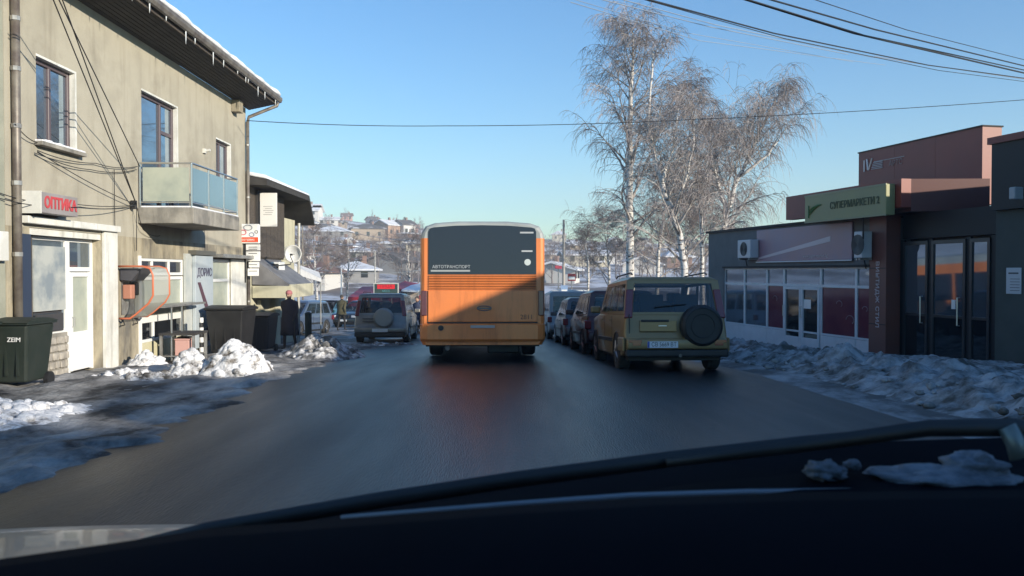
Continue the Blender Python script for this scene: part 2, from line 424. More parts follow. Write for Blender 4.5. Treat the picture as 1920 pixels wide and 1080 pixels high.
    for i in range(n + 1):
        x = xe0 + (xe1 - xe0) * i / n; q = noise.noise(Vector((x * .9, 2, 0))); h = .11 + .05 * q; y = -e - .10 + .05 * noise.noise(Vector((x * 2.1, 5, 0)))
        rr.append([(x, y + .03, zt + .345), (x, y - .02, zt + .36 + h * .4), (x, y + .05, zt + .37 + h), (x, y + .35, zt + .52 + h), (x, 4.2, zt + 2.12 + h), (x, 4.2, zt + 2.0)])
    sn.rings(rr).build('roof_snow', M_snow, b, smooth=True)
    ic = rnd
    for i in range(16):
        x = xe0 + 1.5 + (xe1 - xe0 - 1.7) * (i + ic.random()) / 16; L = .08 + .22 * ic.random()
        MB().tube([(x, -e - .07, zt + .2), (x + .003, -e - .07, zt + .2 - L * .6), (x, -e - .07, zt + .2 - L)], [.012, .008, .001], 5).build('icicle', M_iceM, b)
    # rafter stub under the eave
    MB().box(x1 - 1.25, x1 - .95, -.22, 0.0, zt - .32, zt - .02).build('wall_vent', M_plaster_low, b, bevel=.01)
    # downpipes
    def pipe(x, zt_, zb_, brk=True):
        m = MB()
        if brk: m.tube([(xe1 - .12, -e - .05, zt_ + .18), (xe1 - .13, -e - .03, zt_ + .1), (x, -.1, zt_ - .25), (x, -.07, zt_ - .4)], .045, 8)
        m.tube([(x, -.07, zt_ - .38), (x, -.07, zb_)], .048, 8)
        z = zt_ - 1.0
        p = m.build('downpipe', M_pipe, b, smooth=True)
        while z > zb_:
            MB().lathe([(.056, -.02), (.056, .02)], (x, -.07, z), 'z', 8).build('pipe_clip', M_metal, p); z -= 1.4
    pipe(x1 - .06, zt, -1.0)
    xq = sz(22, 300)[0]
    m = MB().tube([(xq, -.07, zt + .1), (xq, -.07, .2)], .06, 8); p = m.build('downpipe', M_pipe, b, smooth=True)
    for z in (1.6, 2.6, 3.4, 4.2, 4.9): MB().lathe([(.068, -.03), (.068, .03)], (xq, -.07, z), 'z', 8).build('pipe_clip', M_metal, p)
    # balcony
    bx0 = sz(258, 400)[0]; bx1 = bx0 + 2.85; pd = 1.05; bz0, bz1 = 2.27, 2.57
    MB().box(bx0, bx1, -pd, -.002, bz0, bz1).build('balcony_slab', M_concrete, b, bevel=.015)
    MB().box(bx0 + .02, bx1 - .02, -pd + .01, -.05, bz1, bz1 + .035).build('balcony_snow', M_snow, b, bevel=.015)
    rail = MB().tube([(bx0 + .03, -.02, bz1 + .84), (bx0 + .03, -pd + .04, bz1 + .84), (bx1 - .03, -pd + .04, bz1 + .84), (bx1 - .03, -.02, bz1 + .84)], .022, 6)
    rail.tube([(bx0 + .03, -.02, bz1 + .10), (bx0 + .03, -pd + .04, bz1 + .10), (bx1 - .03, -pd + .04, bz1 + .10), (bx1 - .03, -.02, bz1 + .10)], .014, 6)
    rail.build('handrail', M_steel, b)
    px = [bx0 + .03, bx0 + .97, bx0 + 1.9, bx1 - .03]
    for x in px: MB().tube([(x, -pd + .04, bz1), (x, -pd + .04, bz1 + .84)], .018, 6).build('railing_post', M_steel, b)
    MB().tube([(bx0 + .03, -.04, bz1), (bx0 + .03, -.04, bz1 + .84)], .018, 6).build('railing_post', M_steel, b)
    for a, c in zip(px, px[1:]): MB().box(a + .05, c - .05, -pd + .034, -pd + .044, bz1 + .12, bz1 + .76).build('glass_panel', M_glass_blue, b)
    MB().box(bx0 + .026, bx0 + .036, -pd + .09, -.09, bz1 + .12, bz1 + .76).build('glass_panel', M_glass_soft, b)['label'] = 'frosted end panel of the balcony'
    # small wall lamp right of the balcony door
    xa, za = sz(381, 283); MB().box(xa - .05, xa + .05, -.06, 0, za - .05, za + .05).tube([(xa, -.06, za), (xa, -.16, za + .02)], .03, 6).build('wall_lamp', M_white, b)
    # --- optician entrance
    zt_d = 2.05
    xl = sz(40, 600)[0]; xr = sz(216, 600)[0]
    MB().box(sz(30, 600)[0], dx0, -.02, .0, -.6, 1.9).build('shutter_rail', mat('navy_paint', (.03, .045, .08), .5), b)
    MB().box(dx1, xr, -.06, .0, zg, 2.05).build('door_pilaster', M_white, b, bevel=.01)
    MB().box(xl, xr, -.12, -.0, 2.052, 2.16).build('door_lintel', M_white, b, bevel=.01)
    MB().box(dx0, dx1, .02, .10, 1.90, 2.05).build('shop_front_header', M_white, b)
    xd = sz(139, 600, -0.2)[0] + .0
    door = MB(); ya, yb = .16, .22
    xD0 = dx0 + (dx1 - dx0) * .62
    door.box(xD0, xD0 + .07, ya, yb, -.30, 1.9); door.box(dx1 - .07, dx1, ya, yb, -.30, 1.9); door.box(xD0 + .07, dx1 - .07, ya, yb, 1.84, 1.9)
    door.box(xD0 + .07, dx1 - .07, ya, yb, 1.36, 1.43)
    d = door.build('door_frame', M_wframe, b)
    MB().box(xD0 + .07, dx1 - .07, ya + .02, ya + .03, 1.43, 1.84).build('pane', M_glass, d)
    lf = MB(); lf.box(xD0 + .085, xD0 + .16, ya - .01, yb, -.28, 1.345); lf.box(dx1 - .155, dx1 - .085, ya - .01, yb, -.28, 1.345); lf.box(xD0 + .16, dx1 - .155, ya - .01, yb, 1.27, 1.345)
    lf.box(xD0 + .16, dx1 - .155, ya + .005, yb, -.28, .36)
    lf_ = lf.build('door_leaf', M_wframe, b, bevel=.006, seg=1)
    MB().box(xD0 + .16, dx1 - .155, ya + .02, ya + .03, .36, 1.27).build('pane', M_glass_soft, lf_)
    MB().tube([(xD0 + .12, ya - .015, .45), (xD0 + .12, ya - .05, .46), (xD0 + .12, ya - .05, .6), (xD0 + .12, ya - .015, .61)], .01, 6).build('handle', M_steel, lf_)
    sw = window(b, dx0 + .25, xD0, .38, 1.9, .16, M_wframe, M_glass, cols=(), transom=None, fw=.06, name='shop_window')
    MB().box(dx0, dx0 + .25, .10, .16, -.6, 1.9).build('dark_post', M_wood, b)
    # board + poster on the window
    MB().box(dx0 + .34, xD0 - .12, .13, .155, .75, 1.75).build('window_poster', mat('pale_poster', (.42, .44, .42), .5, c2=(.22, .26, .29), scale=2.5), b)
    MB().box(dx0 + .40, xD0 - .2, .13, .155, .42, .70).build('window_poster', mat('dark_poster', (.05, .05, .055), .6), b)
    # rough stone plinth beside the door: single stones
    rs = random.Random(3); z = -.42
    MB().box(dx0 + .2, xD0, .17, .3, zg, .38).build('stone_backing', M_concrete, b)
    while z < .30:
        x = dx0 + .22; h = .11 + .03 * rs.random()
        while x < xD0 - .06:
            wd = min(.13 + .13 * rs.random(), xD0 - .02 - x); j = .012
            m_ = MB(); q = lambda: rs.uniform(-.012, .012)
            m_.hexa([(x + j + q(), .13 + q(), z + j), (x + wd - j, .13 + q(), z + j + q()), (x + wd - j, .17, z + j), (x + j, .17, z + j)],
                    [(x + j + q(), .135 + q(), z + h - j + q()), (x + wd - j + q(), .13 + q(), z + h - j), (x + wd - j, .17, z + h - j), (x + j, .17, z + h - j)])
            m_.build('stone', mat('pale_stone', (.42, .39, .34), .9, c2=(.26, .24, .21), scale=6), b, bevel=.01, seg=1); x += wd
        z += h
    # --- second shop, white frames
    fr = window(b, s0, s1, 1.28, 1.62, .02, M_wframe, M_glass_dark, cols=(.28, .66), fw=.06, name='shop_window')
    window(b, s0, s1, .42, 1.26, .02, M_wframe, M_glass_soft, cols=(), fw=.07, name='shop_window')
    MB().box(s0 + .1, s1 + .15, -.42, .0, .66, .70).build('window_ledge', M_metal, b)
    for xx in (s0 + .55, s0 + 1.1): MB().tube([(xx, -.38, .68), (xx, -.38, -.4)], .02, 6).build('ledge_leg', M_steel, b)
    MB().box(s0, s1, .03, .12, -.9, -.02).build('lower_panel', mat('yellowish_panel', (.55, .52, .36), .6), b)
    window(b, s0, s1, -.02, .42, .02, M_wframe, M_glass_dark, cols=(.3,), fw=.06, name='shop_window')
    MB().box(s0 - .09, s0, -.03, .05, -.9, 1.66).build('white_post', M_wframe, b)
    MB().box(s1 - .02, s1 + .55, -.05, .0, -1.1, 1.75).build('grey_pilaster', mat('grey_white_paint', (.50, .52, .50), .6, c2=(.38, .42, .42), scale=1.5), b)
    window(b, t0, t1, -.9, 1.66, .02, M_wframe, M_glass_soft, cols=(), transom=(.80, None), fw=.07, name='shop_door')
    MB().box(t1, x1 - .15, -.04, .0, -1.2, 1.68).build('white_wall_panel', M_white, b, bevel=.01)
    MB().box(t0 - .1, x1 - .1, -.30, .0, 1.70, 1.78).build('shop_canopy', M_metal, b)
    return b, x0, x1, zt
M_iceM = mat('ice', (.75, .80, .85), .1, spec=.8)
LB, LX0, LX1, LZT = left_building()
def onL(u, v, off=0.0):                        # world position on (or off) the left wall
    s, z = LF.sz(u, v, off); p = LF.o + LF.d * s + LF.n * off; return Vector((p.x, p.y, z))

# next house to the left (only its edge shows)
def edge_house():
    b = thing('neighbour_house', 'greenish beige house whose edge shows at the left border of the photo', 'house', LF.o, LF.ang)
    MB().box(LX0 - 5, LX0 - .10, -.05, 7, -1, 6.5).build('wall', mat('green_beige', (.34, .34, .27), .9, c2=(.24, .25, .20), scale=1, bump=.2), b)
    MB().box(LX0 - 5.2, LX0 - .1, -.7, 7.3, 6.5, 6.7).build('roof', M_soffit, b)
    MB().box(LX0 - .5, LX0 - .2, -.16, -.05, 1.5, 1.9).build('meter_box', M_white, b, bevel=.01)
edge_house()

# ================================================================== SECOND LEFT HOUSE (dark wooden gable, cream below)
def second_house():
    b = thing('gabled_house', 'cream house with dark timber upper storey and snowy roof behind the beige corner house', 'house', LF.o, LF.ang)
    x0 = LX1 + .35; x1 = x0 + 5.6
    MB().box(x0, x1, .15, 7, -2.4, 1.75).build('wall', M_cream, b)
    MB().box(x0 + .1, x1 - 1.8, .05, 6.8, 1.75, 3.75).build('upper_wall', M_wood, b)
    n = 9
    for i in range(n): 
        a = x0 + .1 + (x1 - 1.9 - x0) * i / n; c = x0 + .1 + (x1 - 1.9 - x0) * (i + 1) / n
        MB().box(a + .01, c - .01, .02, .05, 1.78, 3.7).build('timber_board', M_wood, b)
    MB().box(x1 - 1.78, x1, .12, 6.5, 1.75, 3.1).build('side_wall', M_cream, b)
    # roof, ridge parallel to the road, hipped towards the far end
    e0, e1 = x0 - .3, x1 + .45
    bot = [(e0, -.55, 3.72), (e1 - 1.2, -.55, 3.72), (e1, -.45, 2.95), (e1, 7, 2.95), (e1 - 1.2, 7, 3.7), (e0, 7, 3.7)]
    MB().hexa([(e0, -.55, 3.70), (e1 - 1.2, -.55, 3.70), (e1 - 1.2, 7, 3.9), (e0, 7, 3.9)], [(e0, -.55, 3.86), (e1 - 1.2, -.55, 3.86), (e1 - 1.2, 7, 5.3), (e0, 7, 5.3)]).build('roof', M_soffit, b)
    MB().hexa([(e1 - 1.2, -.55, 3.70), (e1, -.45, 2.95), (e1, 7, 2.95), (e1 - 1.2, 7, 3.9)], [(e1 - 1.2, -.55, 3.86), (e1, -.45, 3.1), (e1, 7, 3.1), (e1 - 1.2, 7, 5.3)]).build('roof_hip', M_soffit, b)
    MB().hexa([(e0, -.58, 3.862), (e1 - 1.2, -.58, 3.862), (e1 - 1.2, 7, 5.3), (e0, 7, 5.3)], [(e0, -.52, 3.98), (e1 - 1.2, -.5, 3.95), (e1 - 1.2, 7, 5.42), (e0, 7, 5.45)]).build('roof_snow', M_snow, b, bevel=.03)
    MB().hexa([(e1 - 1.2, -.5, 3.865), (e1 + .02, -.4, 3.105), (e1, 7, 3.1), (e1 - 1.2, 7, 5.3)], [(e1 - 1.2, -.45, 3.95), (e1 + .02, -.35, 3.19), (e1, 7, 3.2), (e1 - 1.2, 7, 5.42)]).build('hip_snow', M_snow, b)
    MB().tube([(x1 - .1, -.05, 3.0), (x1 - .1, .0, -2)], .05, 8).build('downpipe', M_metal, b)
    # projecting awning roof
    ax0, ax1 = x0 + .6, x0 + 3.5
    MB().hexa([(ax0, -.9, .95), (ax1, -.9, .95), (ax1, .12, 1.0), (ax0, .12, 1.0)], [(ax0, -.92, 1.0), (ax1, -.92, 1.0), (ax1, .12, 1.75), (ax0, .12, 1.75)]).build('awning_roof', mat('awning_grey', (.14, .14, .15), .6, c2=(.2, .2, .21), scale=2), b)
    MB().box(ax0, ax1, -.96, -.921, .62, 1.0).build('awning_fascia', M_cream, b)
    MB().box(ax0, ax0 + .04, -.92, .12, .62, .96).build('awning_side', M_cream, b)
    for i, (xa, xb, za, zb) in enumerate(((x0 + .35, x0 + 1.0, -2.0, -.1), (x0 + 1.5, x0 + 2.3, -1.0, .1), (x0 + 3.2, x0 + 4.2, -2.1, -.1))):
        window(b, xa, xb, za, zb, .08, M_wood if i else M_wframe, M_glass_dark, cols=(), fw=.06)
    MB().box(x0 + 1.1, x0 + 1.5, .02, .14, -2, .55).build('door_pilaster', M_cream, b)
    MB().box(x0 + 2.6, x0 + 3.2, .0, .14, -2, .55).build('door_pilaster', M_cream, b)
    return x0, x1
X20, X21 = second_house()

# ------------------------------------------------------------------ things mounted on or near the left walls
def local(F_, s, off, z): p = F_.o + F_.d * s + F_.n * off; return Vector((p.x, p.y, z))
def optician_sign():
    s0, z0 = LF.sz(77, 395, -.3); s1, _ = LF.sz(146, 395, -.3)
    t = thing('shop_sign', 'grey box sign with red letters over the optician door', 'sign', LF.o, LF.ang)
    MB().box(s0, s1, -.30, -.0, 2.20, 2.50).build('sign_box', mat('sign_grey', (.22, .20, .20), .6, c2=(.30, .28, .28), scale=1), t, bevel=.01)
    MB().box(s0 - .015, s0, -.31, -.0, 2.19, 2.51).build('end_cap', M_white, t)
    text('ОПТИКА', .22, mat('faded_red', (.50, .06, .07), .6), t, ((s0 + s1) / 2 + .02, -.305, 2.35), (math.pi / 2, 0, 0), sx=1.0, bold=.008)
optician_sign()
def phone_hood():
    t = thing('payphone_hood', 'wall payphone hood with orange tube frame and clear curved side', 'payphone', LF.o, LF.ang)
    x0 = LF.sz(217, 540)[0]; x1 = x0 + .75; zt, zb = 1.45, .52; dp = .66
    def loop(x): return [(x, -.02, zt), (x, -dp + .18, zt), (x, -dp + .05, zt - .04), (x, -dp, zt - .16), (x, -dp, zt - .52), (x, -dp + .08, zt - .66), (x, -dp + .3, zb + .08), (x, -.25, zb), (x, -.02, zb)]
    for x in (x0, x1): MB().tube(loop(x), .019, 6).build('tube_frame', M_orange, t, smooth=True)
    MB().tube([(x0, -.02, zt), (x0, -.02, zb)], .014, 6).tube([(x1, -.02, zt), (x1, -.02, zb)], .014, 6).build('wall_bar', M_metal, t)
    shell = MB(); lp = loop(0); rings = [[(x0 + .02, p[1], p[2]) for p in lp], [(x1 - .02, p[1], p[2]) for p in lp]]
    for i in range(2, len(lp) - 2): shell.add([rings[0][i], rings[0][i + 1], rings[1][i + 1], rings[1][i]], [(0, 1, 2, 3)])
    shell.build('curved_shell', mat('scratched_perspex', (.55, .56, .50), .3, alpha=.55, spec=.5), t)
    pl = MB().add([(x1 - .02, p[1], p[2]) for p in lp], [tuple(range(len(lp)))]); pl.build('side_panel', MATS['scratched_perspex'], t)
    pl = MB().add([(x0 + .2, -.012, zb + .05), (x1 - .02, -.012, zb + .05), (x1 - .02, -.012, zt - .03), (x0 + .2, -.012, zt - .03)], [(0, 1, 2, 3)]); pl.build('back_panel', M_metal, t)
    MB().hexa([(x0 + .12, -.22, zt - .26), (x1 - .1, -.22, zt - .26), (x1 - .1, -.03, zt - .24), (x0 + .12, -.03, zt - .24)], [(x0 + .12, -.42, zt - .03), (x1 - .05, -.42, zt - .03), (x1 - .05, -.03, zt - .03), (x0 + .12, -.03, zt - .03)]).build('light_housing', mat('dark_housing', (.06, .06, .07), .6), t)
    MB().box(x0 + .22, x0 + .42, -.18, -.02, zb + .34, zb + .60).build('telephone', mat('telephone_salmon', (.42, .19, .13), .6), t, bevel=.02)
    MB().box(x0 + .44, x0 + .52, -.2, -.03, zb + .40, zb + .64).build('handset', M_black, t, bevel=.02)
    for x in (x0 + .08, x1 - .12): MB().tube([(x, -.03, zb), (x, -.10, zb - .06), (x, -.12, zb - .12), (x, -.05, zb - .14)], .012, 5).build('hook', M_black, t)
phone_hood()
def banner_board():
    s0, s1 = LF.sz(366, 540, -.12)[0], LF.sz(399, 540, -.12)[0]
    t = thing('shop_banner', 'tall pale blue banner with a dark diagonal arrow beside the white shop door', 'banner', LF.o, LF.ang)
    MB().box(s0, s1, -.13, -.055, -.35, 1.72).build('board', mat('banner_blue', (.36, .42, .47), .5, c2=(.44, .49, .52), scale=1), t, bevel=.008)
    MB().box(s0 - .08, s1 + .06, -.18, -.0, 1.73, 1.83).build('banner_cap', mat('cap_dark', (.10, .10, .09), .6), t)
    text('ДОРИС', .26, mat('banner_ink', (.06, .05, .10), .6), t, ((s0 + s1) / 2, -.134, 1.33), (math.pi / 2, 0, 0))
    w_ = s1 - s0; m = MB()
    q = [(s0 + .1 * w_, -.136, 1.12), (s0 + .25 * w_, -.136, 1.12), (s0 + .92 * w_, -.136, .25), (s0 + .85 * w_, -.136, .05)]
    m.plate(q, .004); m.plate([(s0 + .35 * w_, -.136, -.05), (s0 + .9 * w_, -.136, .22), (s0 + .95 * w_, -.136, -.2), (s0 + .5 * w_, -.136, -.25)], .004)
    m.build('arrow', mat('arrow_ink', (.10, .05, .07), .6), t)
banner_board()
def projecting_signs():
    M_sg = mat('sign_white', (.80, .80, .78), .45)
    t = thing('projecting_sign', 'white projecting sign with round logos and a red strip at the house corner', 'sign', local(LF, LX1 - .35, 0, 0), 0)
    s = F / (LF.o.y + LX1 - .35)
    pz = lambda v: 1.35 + (510 - v) / s
    px = lambda u: (u - 960) / s - t.location.x
    MB().box(px(436), px(488), -.06, .06, pz(457), pz(420)).build('board', M_sg, t, bevel=.04)
    MB().box(px(438), px(486), -.064, -.0605, pz(454), pz(445)).build('red_strip', mat('strip_red', (.72, .09, .03), .5), t)
    for k, (u, v, r, c) in enumerate(((447, 431, 4, (.25, .3, .42)), (458, 436, 5.5, (.65, .12, .16)), (467, 427, 6, (.3, .33, .36)), (474, 440, 4.5, (.28, .32, .45)), (483, 435, 3, (.3, .3, .3)))):
        m = MB(); ri = r / s
        pts = [(px(u) + ri * math.cos(a * math.pi / 8) * (1.3 if k == 2 else 1), -.066, pz(v) + ri * .8 * math.sin(a * math.pi / 8)) for a in range(17)]
        m.tube(pts, .012, 5, False); m.build('round_logo', mat('logo%d' % k, c, .5), t)
    text('Автосервиз', .085, M_sg, t, (px(462), -.066, pz(449.5)), (math.pi / 2, 0, 0), ext=.002)
    MB().box(px(430), px(437), -.03, .03, pz(440), pz(425)).build('bracket', M_black, t)
    t2 = thing('vertical_sign', 'stack of narrow white sign plates hanging below the logo sign', 'sign', local(LF, LX1 - .3, 0, 0), 0)
    z = [(458, 470, 461, 487), (471, 490, 461, 487), (491, 502, 466, 485), (503, 518, 464, 484)]
    for a, b_, ua, ub in z:
        MB().box(px(ua), px(ub), -.03, .03, pz(b_ - .6), pz(a + .3)).build('plate', M_sg, t2, bevel=.006)
    ink = mat('sign_ink', (.08, .08, .09), .6)
    for a in (463, 467, 475, 496, 508):
        MB().box(px(466), px(482), -.034, -.0305, pz(a + .9), pz(a - .3)).build('ink_line', ink, t2)
    MB().lathe([(3 / s, -.036), (3 / s, -.0305)], (px(473), 0, pz(482)), 'y', 10).build('ink_dot', ink, t2)
    MB().box(px(457), px(460), -.02, .02, pz(530), pz(455)).build('mounting_post', M_black, t2)
projecting_signs()
def dish():
    p = local(LF, X20 + 1.0, -.7, 0); c = P(549, 476, p.y)
    t = thing('satellite_dish', 'round white satellite dish in front of the cream house', 'satellite dish', (c.x, c.y, c.z), R(-8))
    pr = []; r = 17 / (F / p.y)
    for i in range(7): q = r * i / 6; pr.append((max(q, .001), .10 * (q / r) ** 2 - .1))
    MB().lathe([(a, -b) for a, b in pr] + [(a, -b + .012) for a, b in reversed(pr)], (0, 0, 0), 'y', 24).build('reflector', mat('dish_white', (.82, .82, .80), .4), t, smooth=True)
    MB().tube([(0, .0, -r * .9), (.05, -.3, -r * .3), (.12, -.4, -.03)], .012, 6).build('feed_arm', M_black, t)
    MB().cbox((.12, -.4, -.03), (.05, .09, .05)).build('feed_horn', M_black, t)
    MB().tube([(0, .1, 0), (-.2, .3, -.3), (-.75, .35, -.35)], .02, 6).build('mount', M_metal, t)
dish()
def poster_board():
    s = F / (LF.o.y + X20 + .6); y = LF.o.y + X20 + .6
    c = P(504, 425, y)
    t = thing('poster_board', 'white upright poster board on the awning against the dark timber wall', 'poster', c, 0)
    wd = 16 / s; h = 63 / s
    MB().box(-wd, wd, -.03, .0, 0, h).build('board', mat('board_white', (.80, .79, .75), .5), t, bevel=.01)
    ink = mat('faded_ink', (.45, .44, .42), .6)
    for i in range(5): MB().box(-wd * .6 + .05 * (i % 2), wd * (.4 + .1 * (i % 3)), -.034, -.031, h * (.35 + .06 * i), h * (.37 + .06 * i)).build('ink_line', ink, t)
    MB().box(-wd - .16, -wd - .05, -.01, .08, -.15, h * 1.1).build('side_post', M_soffit, t)
poster_board()
def lower_awning():
    # sloping white canvas awning further on, plus ac unit
    a = P(541, 492, 29.5); 
    t = thing('canvas_awning', 'sloping white canvas awning under the satellite dish', 'awning', (a.x - .3, a.y, 0), 0)
    q = lambda u, v, Y: P(u, v, Y) - Vector(t.location)
    mb = MB().hexa([q(536, 500, 31), q(545, 512, 29.5), q(603, 529, 34), q(598, 516, 36)], [q(536, 488, 31), q(545, 494, 29.5), q(603, 523, 34), q(598, 510, 36)])
    mb.build('canvas', mat('canvas_white', (.62, .62, .62), .8, c2=(.40, .40, .42), scale=2.2, lo=.5, hi=.7), t)
    for (u, v, Y) in ((546, 510, 29.6), (601, 526, 34)):
        p = q(u, v, Y); MB().tube([p, (p.x, p.y, prof(Y))], .025, 6).build('post', M_metal, t)
    k = P(520, 507, 25.5); ac = thing('air_conditioner', 'air conditioner box under the awning of the cream house', 'air conditioner', (k.x, k.y, k.z - .25), 0)
    MB().box(-.12, .15, -.3, .3, 0, .5).build('casing', M_wframe, ac, bevel=.02); MB().box(-.1, .12, -.312, -.301, .06, .44).build('fan_grille', M_black, ac)
    MB().box(-.3, -.1, -.25, -.2, -.03, 0).build('bracket', M_metal, ac)
lower_awning()

# wall snow, goods, striped post, steps
def small_left():
    p = onL(382, 640, -.55); p.z = prof(p.y)
    t = thing('striped_post', 'black and white striped post beside the black rubbish bin', 'bollard', (p.x - .05, p.y, p.z), 0)
    for i in range(9): MB().lathe([(.045, 0), (.045, .105)], (0, 0, i * .105), 'z', 8).build('band', M_black if i % 2 else M_wframe, t)
    p = onL(345, 650, -.5); z = prof(p.y)
    t = thing('display_table', 'small table with goods in front of the second shop window', 'table', (p.x, p.y, z), R(4))
    MB().box(-.35, .35, -.45, .45, .62, .66).build('table_top', M_soffit, t)
    for x in (-.31, .31):
        for y in (-.41, .41): MB().box(x - .025, x + .025, y - .025, y + .025, 0, .62).build('leg', M_metal, t)
    MB().box(-.3, .3, -.40, .40, .2, .22).build('shelf', M_metal, t)
    cols = [(.55, .32, .28), (.30, .28, .25), (.62, .58, .5)]
    for i in range(3):
        o = MB().box(-.14, .14, -.11, .11, 0, .3).box(-.15, .15, -.12, .12, .3, .33).build('goods_box', mat('goods%d' % i, cols[i], .7), None, bevel=.012)
        o.location = (p.x + .1 - .08 * i, p.y - .27 + .27 * i, z + .221 + 0); o.rotation_euler = (0, 0, R(4))
        tag(o, ['pinkish box on the shelf of the shop table, nearest the road end', 'dark brown box in the middle of the shop table shelf', 'pale box at the far end of the shop table shelf'][i], 'box', 'goods under the shop table')
    s = thing('door_step', 'low concrete step in front of the optician door', 'step', LF.o, LF.ang)
    xa, xb = LF.sz(100, 700)[0], LF.sz(250, 700)[0]
    MB().box(xa, xb, -.55, .1, -.8, -.33).build('step', M_concrete, s, bevel=.02)
    MB().box(xa + .1, xa + 1.1, -.5, -.2, -.33, -.25).build('upper_step', M_concrete, s, bevel=.02)
small_left()

# ================================================================== RIGHT SHOPS
M_grey = mat('grey_render', (.15, .16, .165), .85, c2=(.12, .13, .135), scale=1.2, bump=.2)
M_redbrown = mat('red_cladding', (.21, .040, .026), .5, c2=(.18, .035, .024), scale=.8)
M_panelwhite = mat('white_panel', (.62, .66, .70), .4, c2=(.54, .58, .62), scale=1.5)
M_maroon = mat('maroon_film', (.11, .025, .045), .12, spec=.5, ior=1.5, c2=(.15, .04, .055), scale=1.5)
M_navyblk = mat('black_cladding', (.012, .014, .017), .5, spec=.3)
def right_shop():
    b = thing('low_shop', 'low grey shop with glazed front, white lower panels and a banner, right side', 'shop', RF.o, RF.ang)
    sz = RF.sz                                   # inward is -y here
    xn = sz(1631, 560)[0]; xf = sz(1328, 560)[0]; xg = sz(1357, 560)[0]
    zt = 2.66; zh = 1.53; zs = -.32; zb = -1.9
    MB().box(xn, xf, -6, 0, zh, zt).build('upper_wall', M_grey, b)
    MB().box(xn - .05, xf + .08, -6.1, .07, zt, zt + .07).build('roof_edge', M_soffit, b)
    MB().box(xg, xf, -6, 0, zb, zh - .001).build('end_wall', M_grey, b)
    MB().box(xn, xg, -.9, -.85, zb, zh).build('interior_wall', mat('interior_dark', (.05, .05, .055), .8), b)
    MB().box(xn - .02, xg + .04, -.02, .045, zh - .06, zh).build('window_head', M_soffit, b)
    us = [1357, 1394, 1436, 1468, 1537, 1603, 1631]
    xs = [sz(u, 560)[0] for u in us]
    for i, (xa, xb) in enumerate(zip(xs, xs[1:])):
        xa, xb = xb, xa                           # local x grows away from the viewer
        f = MB(); zt2 = zh - .06; zm = .98
        for (p, q) in ((xa, xa + .045), (xb - .045, xb)): f.box(p, q, -.09, -.03, zs, zt2)
        f.box(xa + .045, xb - .045, -.09, -.03, zs, zs + .05); f.box(xa + .045, xb - .045, -.09, -.03, zt2 - .045, zt2); f.box(xa + .045, xb - .045, -.088, -.028, zm - .035, zm + .035)
        fr = f.build('window_frame', M_panelwhite, b)
        gl = M_maroon if i in (2, 4, 5) else M_glass
        MB().box(xa + .045, xb - .045, -.07, -.06, zm + .035, zt2 - .045).build('pane', M_glass, fr)
        if i != 3: MB().box(xa + .045, xb - .045, -.07, -.06, zs + .05, zm - .035).build('pane', gl, fr)
        # white panel under the glass
        if i != 3: MB().box(xa + .006, xb - .006, -.09, -.02, zb, zs - .01).build('lower_panel', M_panelwhite, b, bevel=.006, seg=1)
        else:
            xm = (xa + xb) / 2
            for (p, q) in ((xa + .03, xm - .005), (xm + .005, xb - .03)):
                d = MB(); d.box(p, p + .09, -.08, .0, -1.55, zm - .04); d.box(q - .09, q, -.08, .0, -1.55, zm - .04); d.box(p + .09, q - .09, -.08, .0, zm - .12, zm - .04); d.box(p + .09, q - .09, -.08, .0, -1.55, -.45)
                dd = d.build('door_leaf', M_panelwhite, b, bevel=.006, seg=1)
                MB().box(p + .09, q - .09, -.05, -.04, -.45, zm - .12).build('pane', M_glass_dark, dd)
                MB().tube([(q - .05, .0, .1), (q - .05, .05, .1), (q - .05, .05, .4), (q - .05, .0, .4)], .012, 5).build('handle', M_steel, dd)
            MB().box(xm - .45, xm - .1, -.035, -.03, .35, .6).build('notice', M_wframe, b)
    # pictures printed on the maroon glass: pale curls
    for (u, v, r) in ((1570, 570, .12), (1590, 600, .16), (1450, 560, .12), (1618, 580, .1)):
        xa, za = sz(u, v)
        m = MB(); m.tube([(xa + r * math.cos(a * .5), -.056, za + .7 * r * math.sin(a * .5)) for a in range(9)], .012, 4); m.build('printed_curl', mat('film_print', (.25, .16, .18), .4), b)
    return xn, xf, zt
RXN, RXF, RZT = right_shop()
def shop_banner():
    t = thing('shop_banner', 'faded pinkish banner with a pale diagonal stripe above the shop windows', 'banner', RF.o, RF.ang)
    x1, x0 = RF.sz(1422, 460)[0], RF.sz(1601, 460)[0]
    MB().box(x0, x1, .01, .06, 1.66, 2.60).build('board', mat('banner_pink', (.33, .20, .235), .4, c2=(.28, .20, .27), scale=.8), t, bevel=.01)
    MB().plate([(x1 - .1, .064, 1.72), (x1 - .1, .064, 1.78), (x0 + .9, .064, 2.28), (x0 + .9, .064, 2.14)], .003).build('stripe', mat('banner_stripe', (.60, .52, .55), .5), t)
    text('www.super-market.bg', .13, MATS['banner_stripe'], t, (x0 + 1.6, .066, 1.78), (math.pi / 2, 0, math.pi), ext=.002)
    MB().box(x0 - .02, x1 + .02, .055, .075, 1.63, 1.66).build('lower_rail', M_panelwhite, t)
shop_banner()
